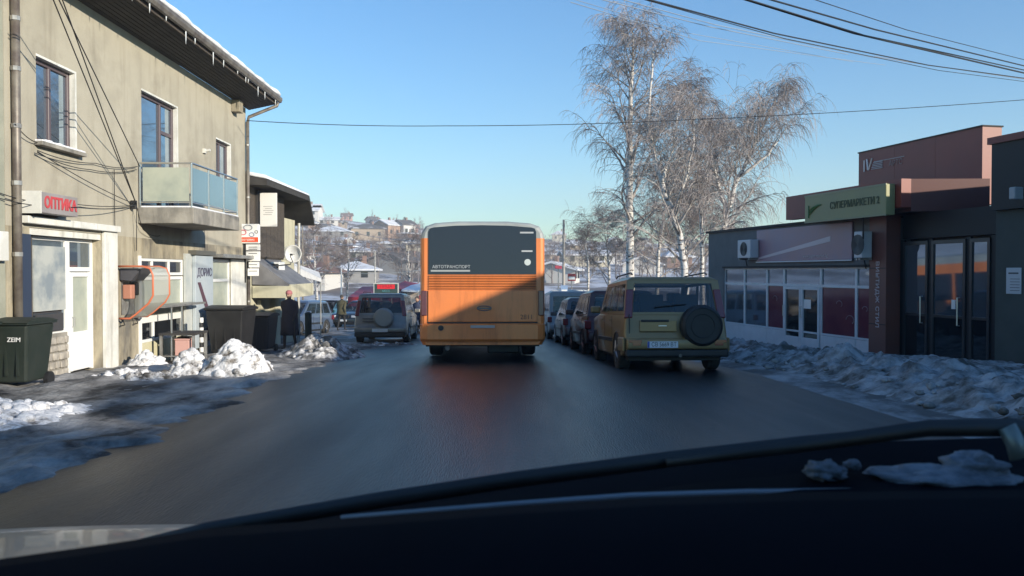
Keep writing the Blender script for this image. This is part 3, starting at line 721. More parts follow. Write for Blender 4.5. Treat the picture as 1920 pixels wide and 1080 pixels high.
def ac_unit(u0, u1, v0, v1, off, label, dark=False):
    x1, x0 = RF.sz(u0, (v0 + v1) / 2, off)[0], RF.sz(u1, (v0 + v1) / 2, off)[0]
    z1 = RF.sz((u0 + u1) / 2, v0, off)[1]; z0 = RF.sz((u0 + u1) / 2, v1, off)[1]
    t = thing('air_conditioner', label, 'air conditioner', RF.o, RF.ang, 'air conditioners on the low shop')
    MB().box(x0, x1, .08, .36, z0, z1).build('casing', mat('ac_white', (.50, .54, .58), .4), t, bevel=.02)
    xm = (x0 + x1) / 2; r = (z1 - z0) * .38
    for k in range(5): 
        rr = r * (k + 1) / 5
        MB().tube([(xm + rr * math.cos(a * math.pi / 8), .365, (z0 + z1) / 2 + rr * math.sin(a * math.pi / 8)) for a in range(17)], .007, 4, False).build('grille_ring', M_black, t)
    MB().lathe([(r, 0), (r, .003)], (xm, .359, (z0 + z1) / 2), 'y', 20).build('fan_disc', mat('fan_dark', (.06, .07, .08), .5), t)
    for x in (x0 + .1, x1 - .1): MB().box(x - .02, x + .02, .0, .36, z0 - .05, z0 - .002).build('bracket', M_metal, t)
    MB().tube([(x1 - .03, .1, z0), (x1 - .03, .06, z0 - .2), (x1, .02, z0 - .25)], .015, 5).build('hose', M_cable, t)
ac_unit(1386, 1410, 450, 484, .3, 'white air conditioner at the far end of the faded banner')
ac_unit(1605, 1620, 434, 484, .3, 'white air conditioner beside the red brown pillar')
def entrance_block():
    b = thing('supermarket', 'red brown shop block with a tall cladding tower and dark recessed glass doors', 'shop', RF.o, RF.ang)
    sz = RF.sz
    xp1, xp0 = sz(1631, 560)[0] - .004, sz(1663, 560)[0]
    MB().box(xp0, xp1, -.35, .03, -2.0, 2.797).build('pillar', mat('pillar_brown', (.16, .055, .04), .5, c2=(.13, .05, .04), scale=1), b)
    for z in (.1, 1.43): MB().box(xp0 + .01, xp1 - .01, .03, .036, z, z + .02).build('panel_joint', M_navyblk, b)
    # canopy band: along the wall, then its end face
    xb1, xb0 = sz(1489, 390)[0], sz(1690, 360, .25)[0]
    A = Vector((xb0, .25)); ex = Vector((RF.d.x, RF.n.x)) * 1.98          # end face turns square to the street
    ey = Vector((RF.d.x * 0 + RF.d.y, RF.n.y)) * 3.0
    MB().box(xb0, xb1, -.0, .25, 2.80, 3.44).build('canopy_band', M_redbrown, b)
    cp = [(A.x, -.002), (A.x + ex.x * .13, -.002), (A.x + ex.x, A.y + ex.y), (A.x + ex.x + 3.0, A.y + ex.y), (A.x + 3.0, -.002)]
    MB().prism([(A.x + .002, -.002), (A.x + .002 + ex.x, A.y + ex.y), (A.x + ex.x + 4, A.y + ex.y), (A.x + 4, -.002)], 2.71, 3.44, 'z').build('canopy_end', mat('canopy_dark', (.11, .04, .034), .5), b)
    # lintel over the doors and door wall (recessed)
    xr = sz(1866, 560)[0]
    RD = -.42
    MB().box(xr - .3, xp0 - .002, RD - .2, RD, 2.12, 2.70).build('door_lintel_wall', M_navyblk, b)
    MB().box(xr - .3, xp0 - .002, -3.6, RD - .202, 2.0, 2.695).build('vestibule', M_navyblk, b)
    dz1 = 2.10; zb = -1.25
    xa0 = sz(1865, 560, RD)[0]; xa1 = sz(1664, 560, RD)[0]
    us = [(1697, 1743), (1750, 1814), (1822, 1860)]
    f = MB()
    prev = xa1
    for k, (ua, ub) in enumerate(us):
        a1, a0 = sz(ua, 500, RD)[0], sz(ub, 500, RD)[0]
        leaf = MB(); w_ = .07
        leaf.box(a0, a0 + w_, RD, RD + .06, zb, dz1 - .05); leaf.box(a1 - w_, a1, RD, RD + .06, zb, dz1 - .05)
        leaf.box(a0 + w_, a1 - w_, RD, RD + .06, dz1 - .13, dz1 - .05); leaf.box(a0 + w_, a1 - w_, RD, RD + .06, zb, zb + .3); leaf.box(a0 + w_, a1 - w_, RD, RD + .055, .35, .41)
        lo = leaf.build('door_leaf', mat('dark_aluminium', (.035, .04, .045), .35, .3), b)
        MB().box(a0 + w_, a1 - w_, RD + .02, RD + .03, .41, dz1 - .13).build('pane', M_glass, lo)
        MB().box(a0 + w_, a1 - w_, RD + .02, RD + .03, zb + .3, .35).build('pane', M_glass_dark, lo)
        if k < 2: MB().tube([(a0 + .15, RD + .06, .2), (a0 + .15, RD + .12, .2), (a0 + .15, RD + .12, .8), (a0 + .15, RD + .06, .8)], .015, 6).build('handle', M_steel, lo)
        if k == 1: MB().box(a0 + .3, a0 + .42, RD + .031, RD + .036, .55, .75).build('sticker', M_wframe, lo)
        f.box(a1, prev, RD - .02, RD + .03, zb, dz1); prev = a0
    f.box(xa0 - .3, prev, RD - .02, RD + .03, zb, dz1); f.build('door_surround', M_navyblk, b)
    MB().box(xa0 - .5, xa1, RD + .03, .3, -2.0, zb + .02).build('threshold', M_concrete, b)
    # tower set back on the roof
    TO = -2.75
    t1, t0 = sz(1610, 300, TO)[0], sz(1842, 300, TO)[0]; ztp = sz(1842, 237, TO)[1]
    n = 3
    for i in range(n):
        a = t0 + (t1 - t0) * i / n; c = t0 + (t1 - t0) * (i + 1) / n
        MB().box(a + .004, c - .004, TO - .55, TO, 3.0, ztp).build('tower_panel', M_redbrown, b)
    MB().box(t0 - .02, t1 + .02, TO - .58, TO + .025, ztp, ztp + .035).build('tower_cap', M_soffit, b)
    k = (t1 - t0)
    # IV mark with stripes
    m = MB(); y = TO + .012
    def bar(u0, v0, u1, v1, th):
        a = sz(u0, v0, TO); c = sz(u1, v1, TO)
        m.tube([(a[0], y, a[1]), (c[0], y, c[1])], th, 5)
    bar(1621.5, 301, 1621.5, 322, .03); bar(1626.5, 299, 1628.5, 319, .035); bar(1636, 297, 1629.5, 319, .03)
    for i in range(5): bar(1638 - i, 304 + i * 3.2 + 1, 1655.5, 302 + i * 3.0, .014)
    bar(1640, 303.5, 1696, 293, .010)
    m.build('tower_logo', mat('logo_silver', (.62, .60, .60), .4, .3), b)
    a = sz(1680, 305, TO); text('АРТС', .22, mat('logo_dim', (.30, .20, .20), .5), b, (a[0], y, a[1]), (math.pi / 2, 0, math.pi), ext=.004)
    a = sz(1648, 552); text('винтидж стил', .24, mat('pillar_letters', (.50, .44, .46), .5), b, (a[0], .036, a[1]), (math.pi / 2, R(90), math.pi), ext=.003)
    return xr, b
XR, SB = entrance_block()
def yellow_sign():
    t = thing('supermarket_sign', 'yellow green box sign with a green leaf mark and dark letters over the shop', 'sign', RF.o, RF.ang)
    x1, x0 = RF.sz(1509, 395, .5)[0], RF.sz(1661, 375, .5)[0]
    s1 = RF.sz(1509, 369, .5)[1]; s0 = RF.sz(1661, 343, .5)[1]; b1 = RF.sz(1509, 418, .5)[1]; b0 = RF.sz(1661, 403, .5)[1]
    zt = (s1 + s0) / 2; zb = (b1 + b0) / 2
    MB().box(x0, x1, .26, .5, zb, zt).build('sign_box', mat('sign_yellow', (.27, .27, .12), .5, c2=(.23, .235, .12), scale=.7), t, bevel=.015)
    MB().box(x0 - .01, x1 + .01, .48, .508, zt - .035, zt + .01).box(x0 - .01, x1 + .01, .48, .508, zb - .01, zb + .03).build('sign_trim', mat('sign_trim', (.25, .25, .14), .5), t)
    h = zt - zb; gr = mat('leaf_green', (.06, .16, .05), .5)
    L = x1 - x0; lx = x1 - .16 * L; zc = zb + h * .45
    m = MB()
    for k in range(3):
        pts = [(lx + .30 - i * .075, .512, zc - .12 + .06 * k + .22 * math.sin(i / 8 * 1.9) * (1 - .25 * k)) for i in range(8)]
        m.tube(pts, [.006 + .022 * math.sin(math.pi * (i + .5) / 8) for i in range(8)], 5)
    m.tube([(lx + .33, .512, zc - .2), (lx + .33, .512, zc + .12)], .018, 5)
    m.build('leaf_mark', gr, t)
    text('СУПЕРМАРКЕТИ 2', .235, mat('sign_dark', (.06, .08, .03), .6), t, (x0 + L * .36, .511, zb + h * .5), (math.pi / 2, 0, math.pi), sx=.92, bold=.004)
    k = MB(); 
    for x in (x0 + .4, x1 - .4): k.box(x - .03, x + .03, 0.25, .27, zb + .1, zt - .1)
    k.build('bracket', M_metal, t)
    q0 = RF.sz(1622, 425, .3); 
    MB().tube([(q0[0], .35, zb), (q0[0], .35, q0[1] - .3)], .02, 5).build('cable_drop', M_cable, t)
yellow_sign()
def near_right():
    b = thing('dark_shop', 'grey green shop wall with black upper band and red coping at the right border', 'shop', RF.o, RF.ang)
    x1 = XR; x0 = x1 - 7.0
    MB().box(x0, x1, -7, 0, -2.0, 2.55).build('wall', mat('grey_green', (.06, .07, .065), .8, c2=(.045, .055, .052), scale=1, bump=.2), b)
    n = 4
    for i in range(n):
        a = x0 + (x1 - x0) * i / n; c = x0 + (x1 - x0) * (i + 1) / n
        MB().box(a + .004, c - .004, -7, .12, 2.552, 3.84).build('cladding_panel', M_navyblk, b)
    MB().box(x0, x1 + .05, -7.05, .18, 3.84, 3.97).build('coping', M_redbrown, b)
    c = thing('security_camera', 'small grey security camera box on the black cladding', 'camera', RF.o, RF.ang)
    xa, za = RF.sz(1907, 361, .3)
    MB().box(xa - .07, xa + .07, .22, .42, za - .13, za + .10).build('housing', mat('cam_grey', (.30, .34, .38), .4), c, bevel=.02)
    MB().tube([(xa + .05, .12, za + .09), (xa + .05, .3, za + .07)], .018, 5).build('arm', M_metal, c)
    MB().tube([(xa + .05, .12, za - .08), (xa + .05, .3, za - .08)], .018, 5).build('arm', M_metal, c)
    nb = thing('notice_plate', 'pale opening hours plate on the grey green wall', 'sign', RF.o, RF.ang)
    p1, p0 = RF.sz(1888, 525)[0], RF.sz(1916, 525)[0]; z1 = RF.sz(1900, 502)[1]; z0 = RF.sz(1900, 551)[1]
    MB().box(p0, p1, .0, .02, z0, z1).build('plate', mat('plate_grey', (.48, .52, .56), .5), nb, bevel=.006)
    ink = mat('plate_ink', (.06, .07, .08), .6)
    MB().box(p0 + .06, p1 - .06, .021, .024, z1 - .12, z1 - .09).build('heading', ink, nb)
    for i in range(5): MB().box(p0 + .03, p1 - .1, .021, .024, z0 + .06 + i * .055, z0 + .07 + i * .055).build('ink_line', ink, nb)
near_right()
# unseen blocks added right of frame, heights and gaps set to shade the street
def right_shade_row():
    rows = ((XR - 17.9, XR - 7.02, 4.85, 'unseen plain block next to the dark shop, added to shade the road'), (XR - 23.2, XR - 20.0, 6.35, 'unseen taller block behind the viewer on the right, added for its shade'), (XR - 44, XR - 27.5, 7.4, 'unseen long block far behind the viewer on the right, added for its shade'))
    for x0, x1, zt, label in rows:
        b = thing('shade_block', label, 'house', RF.o, RF.ang, 'shade blocks beyond the right border')
        MB().box(x0, x1, -8, 0, -1.5, zt).build('wall', M_grey, b)
        MB().box(x0 - .1, x1 + .1, -8.1, .1, zt, zt + .12).build('roof', M_soffit, b)
        for i in range(int((x1 - x0) / 2)):
            x = x0 + .5 + i * 2
            fr = MB().box(x, x + 1.2, .001, .03, .8, 2.1).build('window', M_wframe, b)
            MB().box(x + .08, x + 1.12, .031, .045, .88, 2.02).build('pane', M_glass, fr)
right_shade_row()

# ================================================================== VEHICLES
def wheel_mesh(r, w_, parent, name='wheel', x=0, y=0, side=1, rimm=None):
    t = MB().lathe([(r * .62, -w_ / 2), (r * .90, -w_ / 2), (r * .985, -w_ * .38), (r, -w_ * .2), (r, w_ * .2), (r * .985, w_ * .38), (r * .90, w_ / 2), (r * .62, w_ / 2)], (0, 0, 0), 'x', 28)
    o = t.build(name, M_tyre, parent, smooth=False); o.location = (x, y, r)
    m = MB(); s = side
    m.lathe([(r * .62, s * w_ * .30), (r * .64, s * w_ * .46), (r * .60, s * w_ * .46), (r * .57, s * w_ * .36), (r * .1, s * w_ * .36), (r * .1, s * w_ * .44), (.001, s * w_ * .44)], (0, 0, 0), 'x', 24)
    for i in range(5):
        a = 2 * math.pi * i / 5
        p = [(s * w_ * .40, r * q * math.cos(a), r * q * math.sin(a)) for q in (.08, .58)]
        m.tube(p, [.045 * r / .3, .03 * r / .3], 5)
    m.build('rim', rimm or M_rim, o)
    return o
def arch(yc, r, z0, n=9):
    return [(yc + r * math.cos(math.pi * i / n), z0 + r * math.sin(math.pi * i / n) if 0 < i < n else z0) for i in range(n + 1)]
def car(name, label, cat, x, y, heading, paint, L=4.4, W=1.76, H=1.5, belt=.92, hood=.85, nose=3.2, roof0=.35, roof1=2.35, taper=.80, wheel_r=.32, group=None, kind='hatch', rear_glass=(.10, .9), face=1, zg=None, dark_trim=False, tail='low', detail=True):
    """origin: ground under the middle of the rear bumper, local +y forwards"""
    z = rz_(x, y) - .022 if zg is None else zg
    y2 = y + L * math.cos(heading) * face
    pitch = math.atan2(prof(y + L * .8) - prof(y), L * .8) * face
    t = thing(name, label, cat, (x, y, z), -heading if face > 0 else math.pi - heading, group, pitch)
    yr, yf = .18 * L, .815 * L; zs = .26; ra = wheel_r + .055
    poly = [(.06, .34), (.0, .40), (-.01, .60), (.05, .70), (.07, belt - .06), (.11, belt)]
    poly += [(nose, belt + .0), (nose + .2, hood + .03), (L - .28, hood - .06), (L - .06, hood - .20), (L, .55), (L - .01, .34), (L - .08, .26)]
    poly += [(p, q) for p, q in arch(yf, ra, zs)] + [(p, q) for p, q in arch(yr, ra, zs)]
    # plan taper: three slabs across give rounded flanks
    body = MB().prism(poly, -W / 2, W / 2, 'x')
    for i, v in enumerate(body.v):
        f = 1.0
        if v[1] > L - .5: f = 1 - .10 * ((v[1] - L + .5) / .5) ** 2
        if v[1] < .12: f = .975
        if v[2] > belt - .1: f *= .965
        body.v[i] = (v[0] * f, v[1], v[2])
    bo = body.build('body', paint, t, bevel=.045, seg=3, smooth=True)
    # cabin
    hb, ht = W / 2 * .955, W / 2 * taper
    r0, r1 = roof0, roof1
    B = [(-hb, .10, belt - .02), (hb, .10, belt - .02), (hb, nose + .08, belt - .02), (-hb, nose + .08, belt - .02)]
    T = [(-ht, r0, H), (ht, r0, H), (ht, r1, H), (-ht, r1, H)]
    cb = MB(); T2 = [(-ht - .02, r0 - .03, H - .07), (ht + .02, r0 - .03, H - .07), (ht + .02, r1 + .05, H - .07), (-ht - .02, r1 + .05, H - .07)]
    ym = (r0 + r1) / 2
    cb.rings([[Vector(b_) for b_ in (T2[0], T2[1], (ht + .02, ym, H - .07), T2[2], T2[3], (-ht - .02, ym, H - .07))],
              [Vector(b_) for b_ in ((-ht + .08, r0 + .05, H - .01), (ht - .08, r0 + .05, H - .01), (ht - .08, ym, H + .02), (ht - .08, r1 - .06, H - .01), (-ht + .08, r1 - .06, H - .01), (-ht + .08, ym, H + .02))]])
    cb.build('roof_panel', paint, t, bevel=.02, seg=2, smooth=True)
    cb = MB()
    def onf(q, a, b_):
        p = [Vector(v) for v in q]; return (p[0] * (1 - a) + p[1] * a) * (1 - b_) + (p[3] * (1 - a) + p[2] * a) * b_
    def strip(q, a0, a1, b0, b1): cb.plate([onf(q, a0, b0), onf(q, a1, b0), onf(q, a1, b1), onf(q, a0, b1)], .035)
    segs = [(.06, .28), (.31, .57), (.60, .93)] if kind != 'van' else [(.04, .32), (.36, .62), (.66, .93)]
    for q, wins, lo_, hi_ in (([B[0], B[1], T2[1], T2[0]], [(.08, .92)], rear_glass[0], rear_glass[1]), ([B[2], B[3], T2[3], T2[2]], [(.06, .94)], .08, .95), ([B[1], B[2], T2[2], T2[1]], segs, .10, .90), ([B[3], B[0], T2[0], T2[3]], [(1 - c, 1 - a_) for a_, c in reversed(segs)], .10, .90)):
        strip(q, 0, 1, 0, lo_); strip(q, 0, 1, hi_, 1); e = 0
        for a_, c in wins: strip(q, e, a_, lo_, hi_); e = c
        strip(q, e, 1, lo_, hi_)
    MB().box(-hb + .08, hb - .08, .22, nose - .1, belt - .02, belt + .012).build('interior_deck', M_black, t)
    se = MB()
    for s_ in (-1, 1):
        se.cbox((s_ * .36, nose - 1.35, belt + .02), (.46, .12, .44)); se.cbox((s_ * .36, nose - 1.37, belt + .30), (.26, .09, .17)); se.cbox((s_ * .38, nose - 2.15, belt + .03), (.5, .12, .34)); se.cbox((s_ * .38, nose - 2.17, belt + .25), (.24, .08, .14))
    se.build('seats', M_black, t, bevel=.03)
    cb.build('window_pillars', paint, t)
    def onface(q, a, b_, off):
        # bilinear on quad q=[bl,br,tr,tl]
        p = [Vector(v) for v in q]; n = (p[1] - p[0]).cross(p[3] - p[0]).normalized() * off
        return (p[0] * (1 - a) + p[1] * a) * (1 - b_) + (p[3] * (1 - a) + p[2] * a) * b_ + n
    def pane(q, a0, a1, b0, b1, nm, m_=M_car_glass, sl=0, sr=0, off=.008):
        pts = [onface(q, a0, b0, off), onface(q, a1, b0, off), onface(q, a1 - sr, b1, off), onface(q, a0 + sl, b1, off)]
        return MB().add([tuple(p) for p in pts], [(0, 1, 2, 3)]).build(nm, m_, t, fix=False)
    rear = [B[0], B[1], T2[1], T2[0]]; right = [B[1], B[2], T2[2], T2[1]]; front = [B[2], B[3], T2[3], T2[2]]; left = [B[3], B[0], T2[0], T2[3]]
    pane(rear, .08, .92, rear_glass[0], rear_glass[1], 'rear_window', sl=.01, sr=.01)
    pane(front, .06, .94, .08, .95, 'windscreen', sl=.02, sr=.02)
    for q, rev in ((right, 0), (left, 1)):
        segs = [(.06, .28), (.31, .57), (.60, .93)] if kind != 'van' else [(.04, .32), (.36, .62), (.66, .93)]
        for k, (a, c) in enumerate(segs):
            s1 = .0
            if rev: a, c = 1 - c, 1 - a
            pane(q, a, c, .10, .90, 'side_window', M_car_glass, sl=(.05 if (k == 0 and not rev) or (k == 2 and rev) else 0), sr=(.05 if (k == 0 and rev) or (k == 2 and not rev) else 0), off=.010)
    # bumpers, sills
    trim = M_black if dark_trim else paint
    MB().box(-W * .48, W * .48, -.07, .12, .36, .60).build('rear_bumper', trim, t, bevel=.05, seg=3, smooth=True)
    MB().box(-W * .46, W * .46, L - .12, L + .05, .30, .55).build('front_bumper', trim, t, bevel=.05, seg=3, smooth=True)
    MB().box(-W * .44, W * .44, .2, L - .3, .20, .36).build('underbody', M_black, t)
    if tail == 'low':
        for s in (-1, 1): MB().box(s * W * .47 - .09, s * W * .47 + .07, -.012 + .0, .12, .66, .86).build('tail_light', M_red, t, bevel=.02)
    elif tail == 'high':
        for s in (-1, 1):
            q = rear; a0, a1 = ((-.005, .075) if s < 0 else (.925, 1.005))
            pts = [onface(q, a0, -.12, .03), onface(q, a1, -.12, .03), onface(q, a1, .72, .03), onface(q, a0, .72, .03)]
            MB().plate(pts, .06).build('tail_light', M_red, t, bevel=.015)
    for s in (-1, 1): MB().box(s * W * .36 - .14, s * W * .36 + .14, L - .16, L + .012, .58, .70).build('headlight', mat('headlamp', (.55, .57, .60), .15, spec=.8), t, bevel=.03)
    MB().box(-.35, .35, L - .06, L + .02, .56, .70).build('grille', M_black, t, bevel=.01)
    MB().box(-.26, .26, L + .045, L + .06, .38, .48).build('number_plate', M_wframe, t)
    for s in (-1, 1):
        MB().cbox((s * (W / 2 + .09), nose - .25, belt + .08), (.20, .10, .14)).build('wing_mirror', paint, t, bevel=.03)
    for s in (-1, 1):
        for yy in (yr, yf):
            MB().tube([(s * (W / 2 - .012), p, q) for p, q in arch(yy, ra + .012, zs + .02, 12)], .022, 5).build('arch_trim', M_black if dark_trim or detail else paint, t)
        MB().box(s * (W / 2 + .004) - .014, s * (W / 2 + .004) + .014, yr + ra + .06, yf - ra - .06, .50, .57).build('side_moulding', M_black, t, bevel=.006, seg=1)
        MB().box(s * W * .40 - .10, s * W * .40 + .10, .0, .08, .08, .14).build('mud_flap', M_black, t) if False else None
    rims = None
    for s in (-1, 1):
        for yy in (yr, yf): wheel_mesh(wheel_r, .21, t, 'wheel', s * (W / 2 - .10), yy, s)
    # door seams / handles as real thin grooves (dark strips 1 mm proud)
    for s in (-1, 1):
        for yy in (yr + ra + .12, yr + ra + 1.05):
            MB().box(s * (W / 2 + .0005) - .002, s * (W / 2 + .0005) + .002, yy, yy + .01, .40, belt - .05).build('door_seam', M_black, t)
        for yy in (yr + ra + .25, yr + ra + 1.2):
            MB().box(s * (W / 2 + .012) - .012, s * (W / 2 + .012) + .012, yy, yy + .16, belt - .14, belt - .11).build('door_handle', paint, t)
    return t
P_gold = mat('gold_paint', (.31, .215, .095), .42, .2, coat=.25, c2=(.23, .16, .075), scale=1.5, lo=.3, hi=.8)
P_maroon = mat('dark_maroon_paint', (.05, .016, .02), .4, .2, coat=.3)
P_grey = mat('grey_paint', (.09, .10, .11), .4, .3, coat=.3)
P_white = mat('pale_van_paint', (.30, .32, .33), .5, coat=.2)
P_silver = mat('dirty_silver_paint', (.28, .27, .25), .4, .4, coat=.4, c2=(.18, .17, .155), scale=1.2)
P_blue = mat('steel_blue_paint', (.10, .14, .22), .3, .3, coat=.8)
P_green = mat('green_paint', (.02, .30, .20), .35, coat=.6)
P_black = mat('black_paint', (.015, .018, .022), .2, coat=.9)
def head(y, x0=0): return -.035
HD = -.035
# gold suv on the right
def gold_suv():
    x, y = 2.80, 14.5
    t = car('parked_suv', 'gold off-road car with a black spare wheel cover parked at the right kerb', 'car', x, y, HD, P_gold, L=4.4, W=1.80, H=1.66, belt=1.02, hood=.98, nose=3.15, roof0=.28, roof1=2.45, taper=.86, wheel_r=.34, tail='high', rear_glass=(.06, .9), group='cars parked along the right kerb')
    # tailgate: recessed plate panel, handle slot, joints
    MB().box(-.62, .02, .012, .05, .70, .90).build('tailgate_recess', P_gold, t, bevel=.012)
    MB().box(-.60, -.12, .002, .02, .865, .905).build('tailgate_handle', M_black, t, bevel=.006)
    MB().box(-.30, -.16, -.004, .02, .79, .81).build('badge', M_steel, t, bevel=.004)
    MB().box(-.80, -.79, .03, .065, .63, 1.0).box(-.8, .8, .03, .045, .622, .63).build('tailgate_seam', M_black, t)
    MB().box(-.86, .86, -.13, .06, .40, .58).build('bumper_step', P_gold, t, bevel=.04, seg=3, smooth=True)
    MB().box(-.88, .88, -.10, .08, .27, .40).build('lower_bumper', M_black, t, bevel=.03)
    pl = MB().box(-.26 - .26, .0, -.145, -.131, .43, .54).build('number_plate', mat('plate_white', (.66, .68, .72), .4), t)
    MB().box(-.52, -.485, -.147, -.1452, .432, .538).build('plate_band', mat('plate_blue', (.03, .08, .40), .4), pl)
    text('СВ 5669 ВТ', .100, M_black, pl, (-.24, -.1455, .485), (math.pi / 2, 0, 0), ext=.001, sx=.82)
    c = MB().lathe([(.001, -.17), (.30, -.17), (.345, -.14), (.36, -.10), (.36, .03), (.33, .06)], (.42, .0, .80), 'y', 32).build('spare_wheel_cover', M_black, t, smooth=False, bevel=.01)
    for rr_ in (.30, .20): MB().tube([(.42 + rr_ * math.cos(a * math.pi / 16), -.172, .80 + rr_ * math.sin(a * math.pi / 16)) for a in range(33)], .008, 5, False).build('cover_rib', M_black, t)
    for s in (-1, 1):
        MB().box(s * .72 - .11, s * .72 + .11, -.138, -.128, .515, .565).build('bumper_lamp', M_red, t, bevel=.008)
        MB().box(s * .90 - .02, s * .90 + .02, -.02, .55, .36, .60).build('bumper_corner', P_gold, t, bevel=.02)
    MB().tube([(.05, -.04, .30), (.05, -.10, .30)], .03, 8).build('exhaust_pipe', M_pipe, t)
    for s in (-1, 1): MB().tube([(s * .66, .5, 1.70), (s * .66, .62, 1.735), (s * .66, 2.1, 1.735), (s * .66, 2.25, 1.70)], .014, 6).build('roof_rail', M_black, t)
    for s in (-1, 1): MB().cbox((s * .70, -.135, .50), (.14, .02, .06)).build('reflector', M_red, t)
    MB().tube([(-.35, .085, 1.12), (.05, .10, 1.16), (.2, .11, 1.17)], .010, 5).build('rear_wiper', M_black, t)
    MB().cbox((-.25, .9, 1.13), (.42, .12, .45)).cbox((.38, .9, 1.13), (.42, .12, .45)).build('rear_headrests', M_black, t)
gold_suv()
car('parked_hatchback', 'dark maroon people carrier parked just ahead of the gold car', 'car', 2.62, 20.1, HD, P_maroon, L=4.2, W=1.74, H=1.58, belt=.98, hood=.9, nose=3.2, roof0=.22, roof1=2.3, taper=.82, group='cars parked along the right kerb')
car('parked_hatchback', 'grey hatchback parked ahead of the maroon people carrier', 'car', 2.42, 25.6, HD, P_grey, L=4.0, W=1.70, H=1.50, belt=.92, nose=3.0, roof0=.35, roof1=2.2, group='cars parked along the right kerb')
car('parked_van', 'pale boxy van with a dark rear window, far end of the right kerb row', 'van', 2.22, 31.0, HD, P_white, L=4.3, W=1.78, H=1.80, belt=1.02, nose=3.4, roof0=.18, roof1=2.9, taper=.90, rear_glass=(.05, .85), kind='van', group='cars parked along the right kerb')
car('parked_car', 'black estate car with snow on its roof beyond the right kerb row', 'car', 4.3, 33.0, HD, P_black, L=4.5, W=1.76, H=1.55, nose=3.1, roof0=.3, roof1=2.5, zg=prof(33) + .05)
car('parked_van', 'white delivery van standing near the concrete pole', 'van', 2.9, 46, R(12), mat('van_white', (.62, .62, .60), .4), L=4.8, W=1.9, H=2.1, belt=1.1, hood=1.0, nose=3.9, roof0=.12, roof1=3.2, taper=.90, kind='van', face=1, zg=prof(46))
car('parked_car', 'silver car parked sideways beyond the parked van', 'car', 7.4, 44, R(-80), P_silver, zg=prof(44))
# silver suv on the left
def silver_suv():
    t = car('parked_suv', 'dusty silver off-road car with a covered spare wheel waiting at the left kerb', 'car', -4.42, 28.6, -.02, P_silver, L=4.3, W=1.78, H=1.70, belt=1.02, hood=.98, nose=3.1, roof0=.3, roof1=2.4, taper=.83, wheel_r=.34, tail='high', rear_glass=(.06, .88), dark_trim=False)
    t['category'] = 'car'
    MB().lathe([(.001, -.20), (.27, -.20), (.32, -.17), (.335, -.12), (.335, .02)], (.12, 0, .87), 'y', 30).build('spare_wheel_cover', mat('cover_silver', (.30, .30, .29), .4, .2), t, bevel=.01)
    MB().box(-.60, -.22, -.015, .02, .74, .76).box(-.60, -.22, -.015, .02, .84, .86).build('tailgate_trim', M_black, t)
    MB().box(-.86, .86, -.12, .05, .38, .56).build('bumper_step', P_silver, t, bevel=.04, seg=3, smooth=True)
    MB().box(-.86, .86, -.09, .08, .24, .38).build('lower_bumper', M_black, t, bevel=.03)
    MB().box(-.26, .26, -.134, -.121, .40, .51).build('number_plate', M_wframe, t)
    for s in (-1, 1): MB().tube([(s * .64, .5, 1.72), (s * .64, .62, 1.755), (s * .64, 2.1, 1.755), (s * .64, 2.25, 1.72)], .014, 6).build('roof_rail', M_black, t)
silver_suv()
LOT = [(-8.9, 38.5, 10, P_blue, 'steel blue car facing the road behind the snow heap', -1), (-12.6, 47, 30, P_silver, 'silver saloon at the left edge of the car park', -1),
       (-11.8, 57, 60, P_green, 'bright green car in the middle of the car park', 1), (-9.4, 58, 80, P_white, 'pale car beside the bright green car', 1),
       (-14.6, 62, 45, P_maroon, 'maroon car at the back of the car park', 1), (-7.6, 50, 20, P_black, 'black car between the walking man and the red kiosk', -1),
       (-3.7, 39, 0, P_blue, 'blue car seen between the silver off-road car and the bus', 1), (-16.0, 53, 50, P_grey, 'grey car behind the silver saloon', 1)]
for x, y, a, p, lb, fc in LOT:
    car('parked_car', lb, 'car', x, y, R(a), p, zg=prof(y), group='cars in the car park', face=fc)

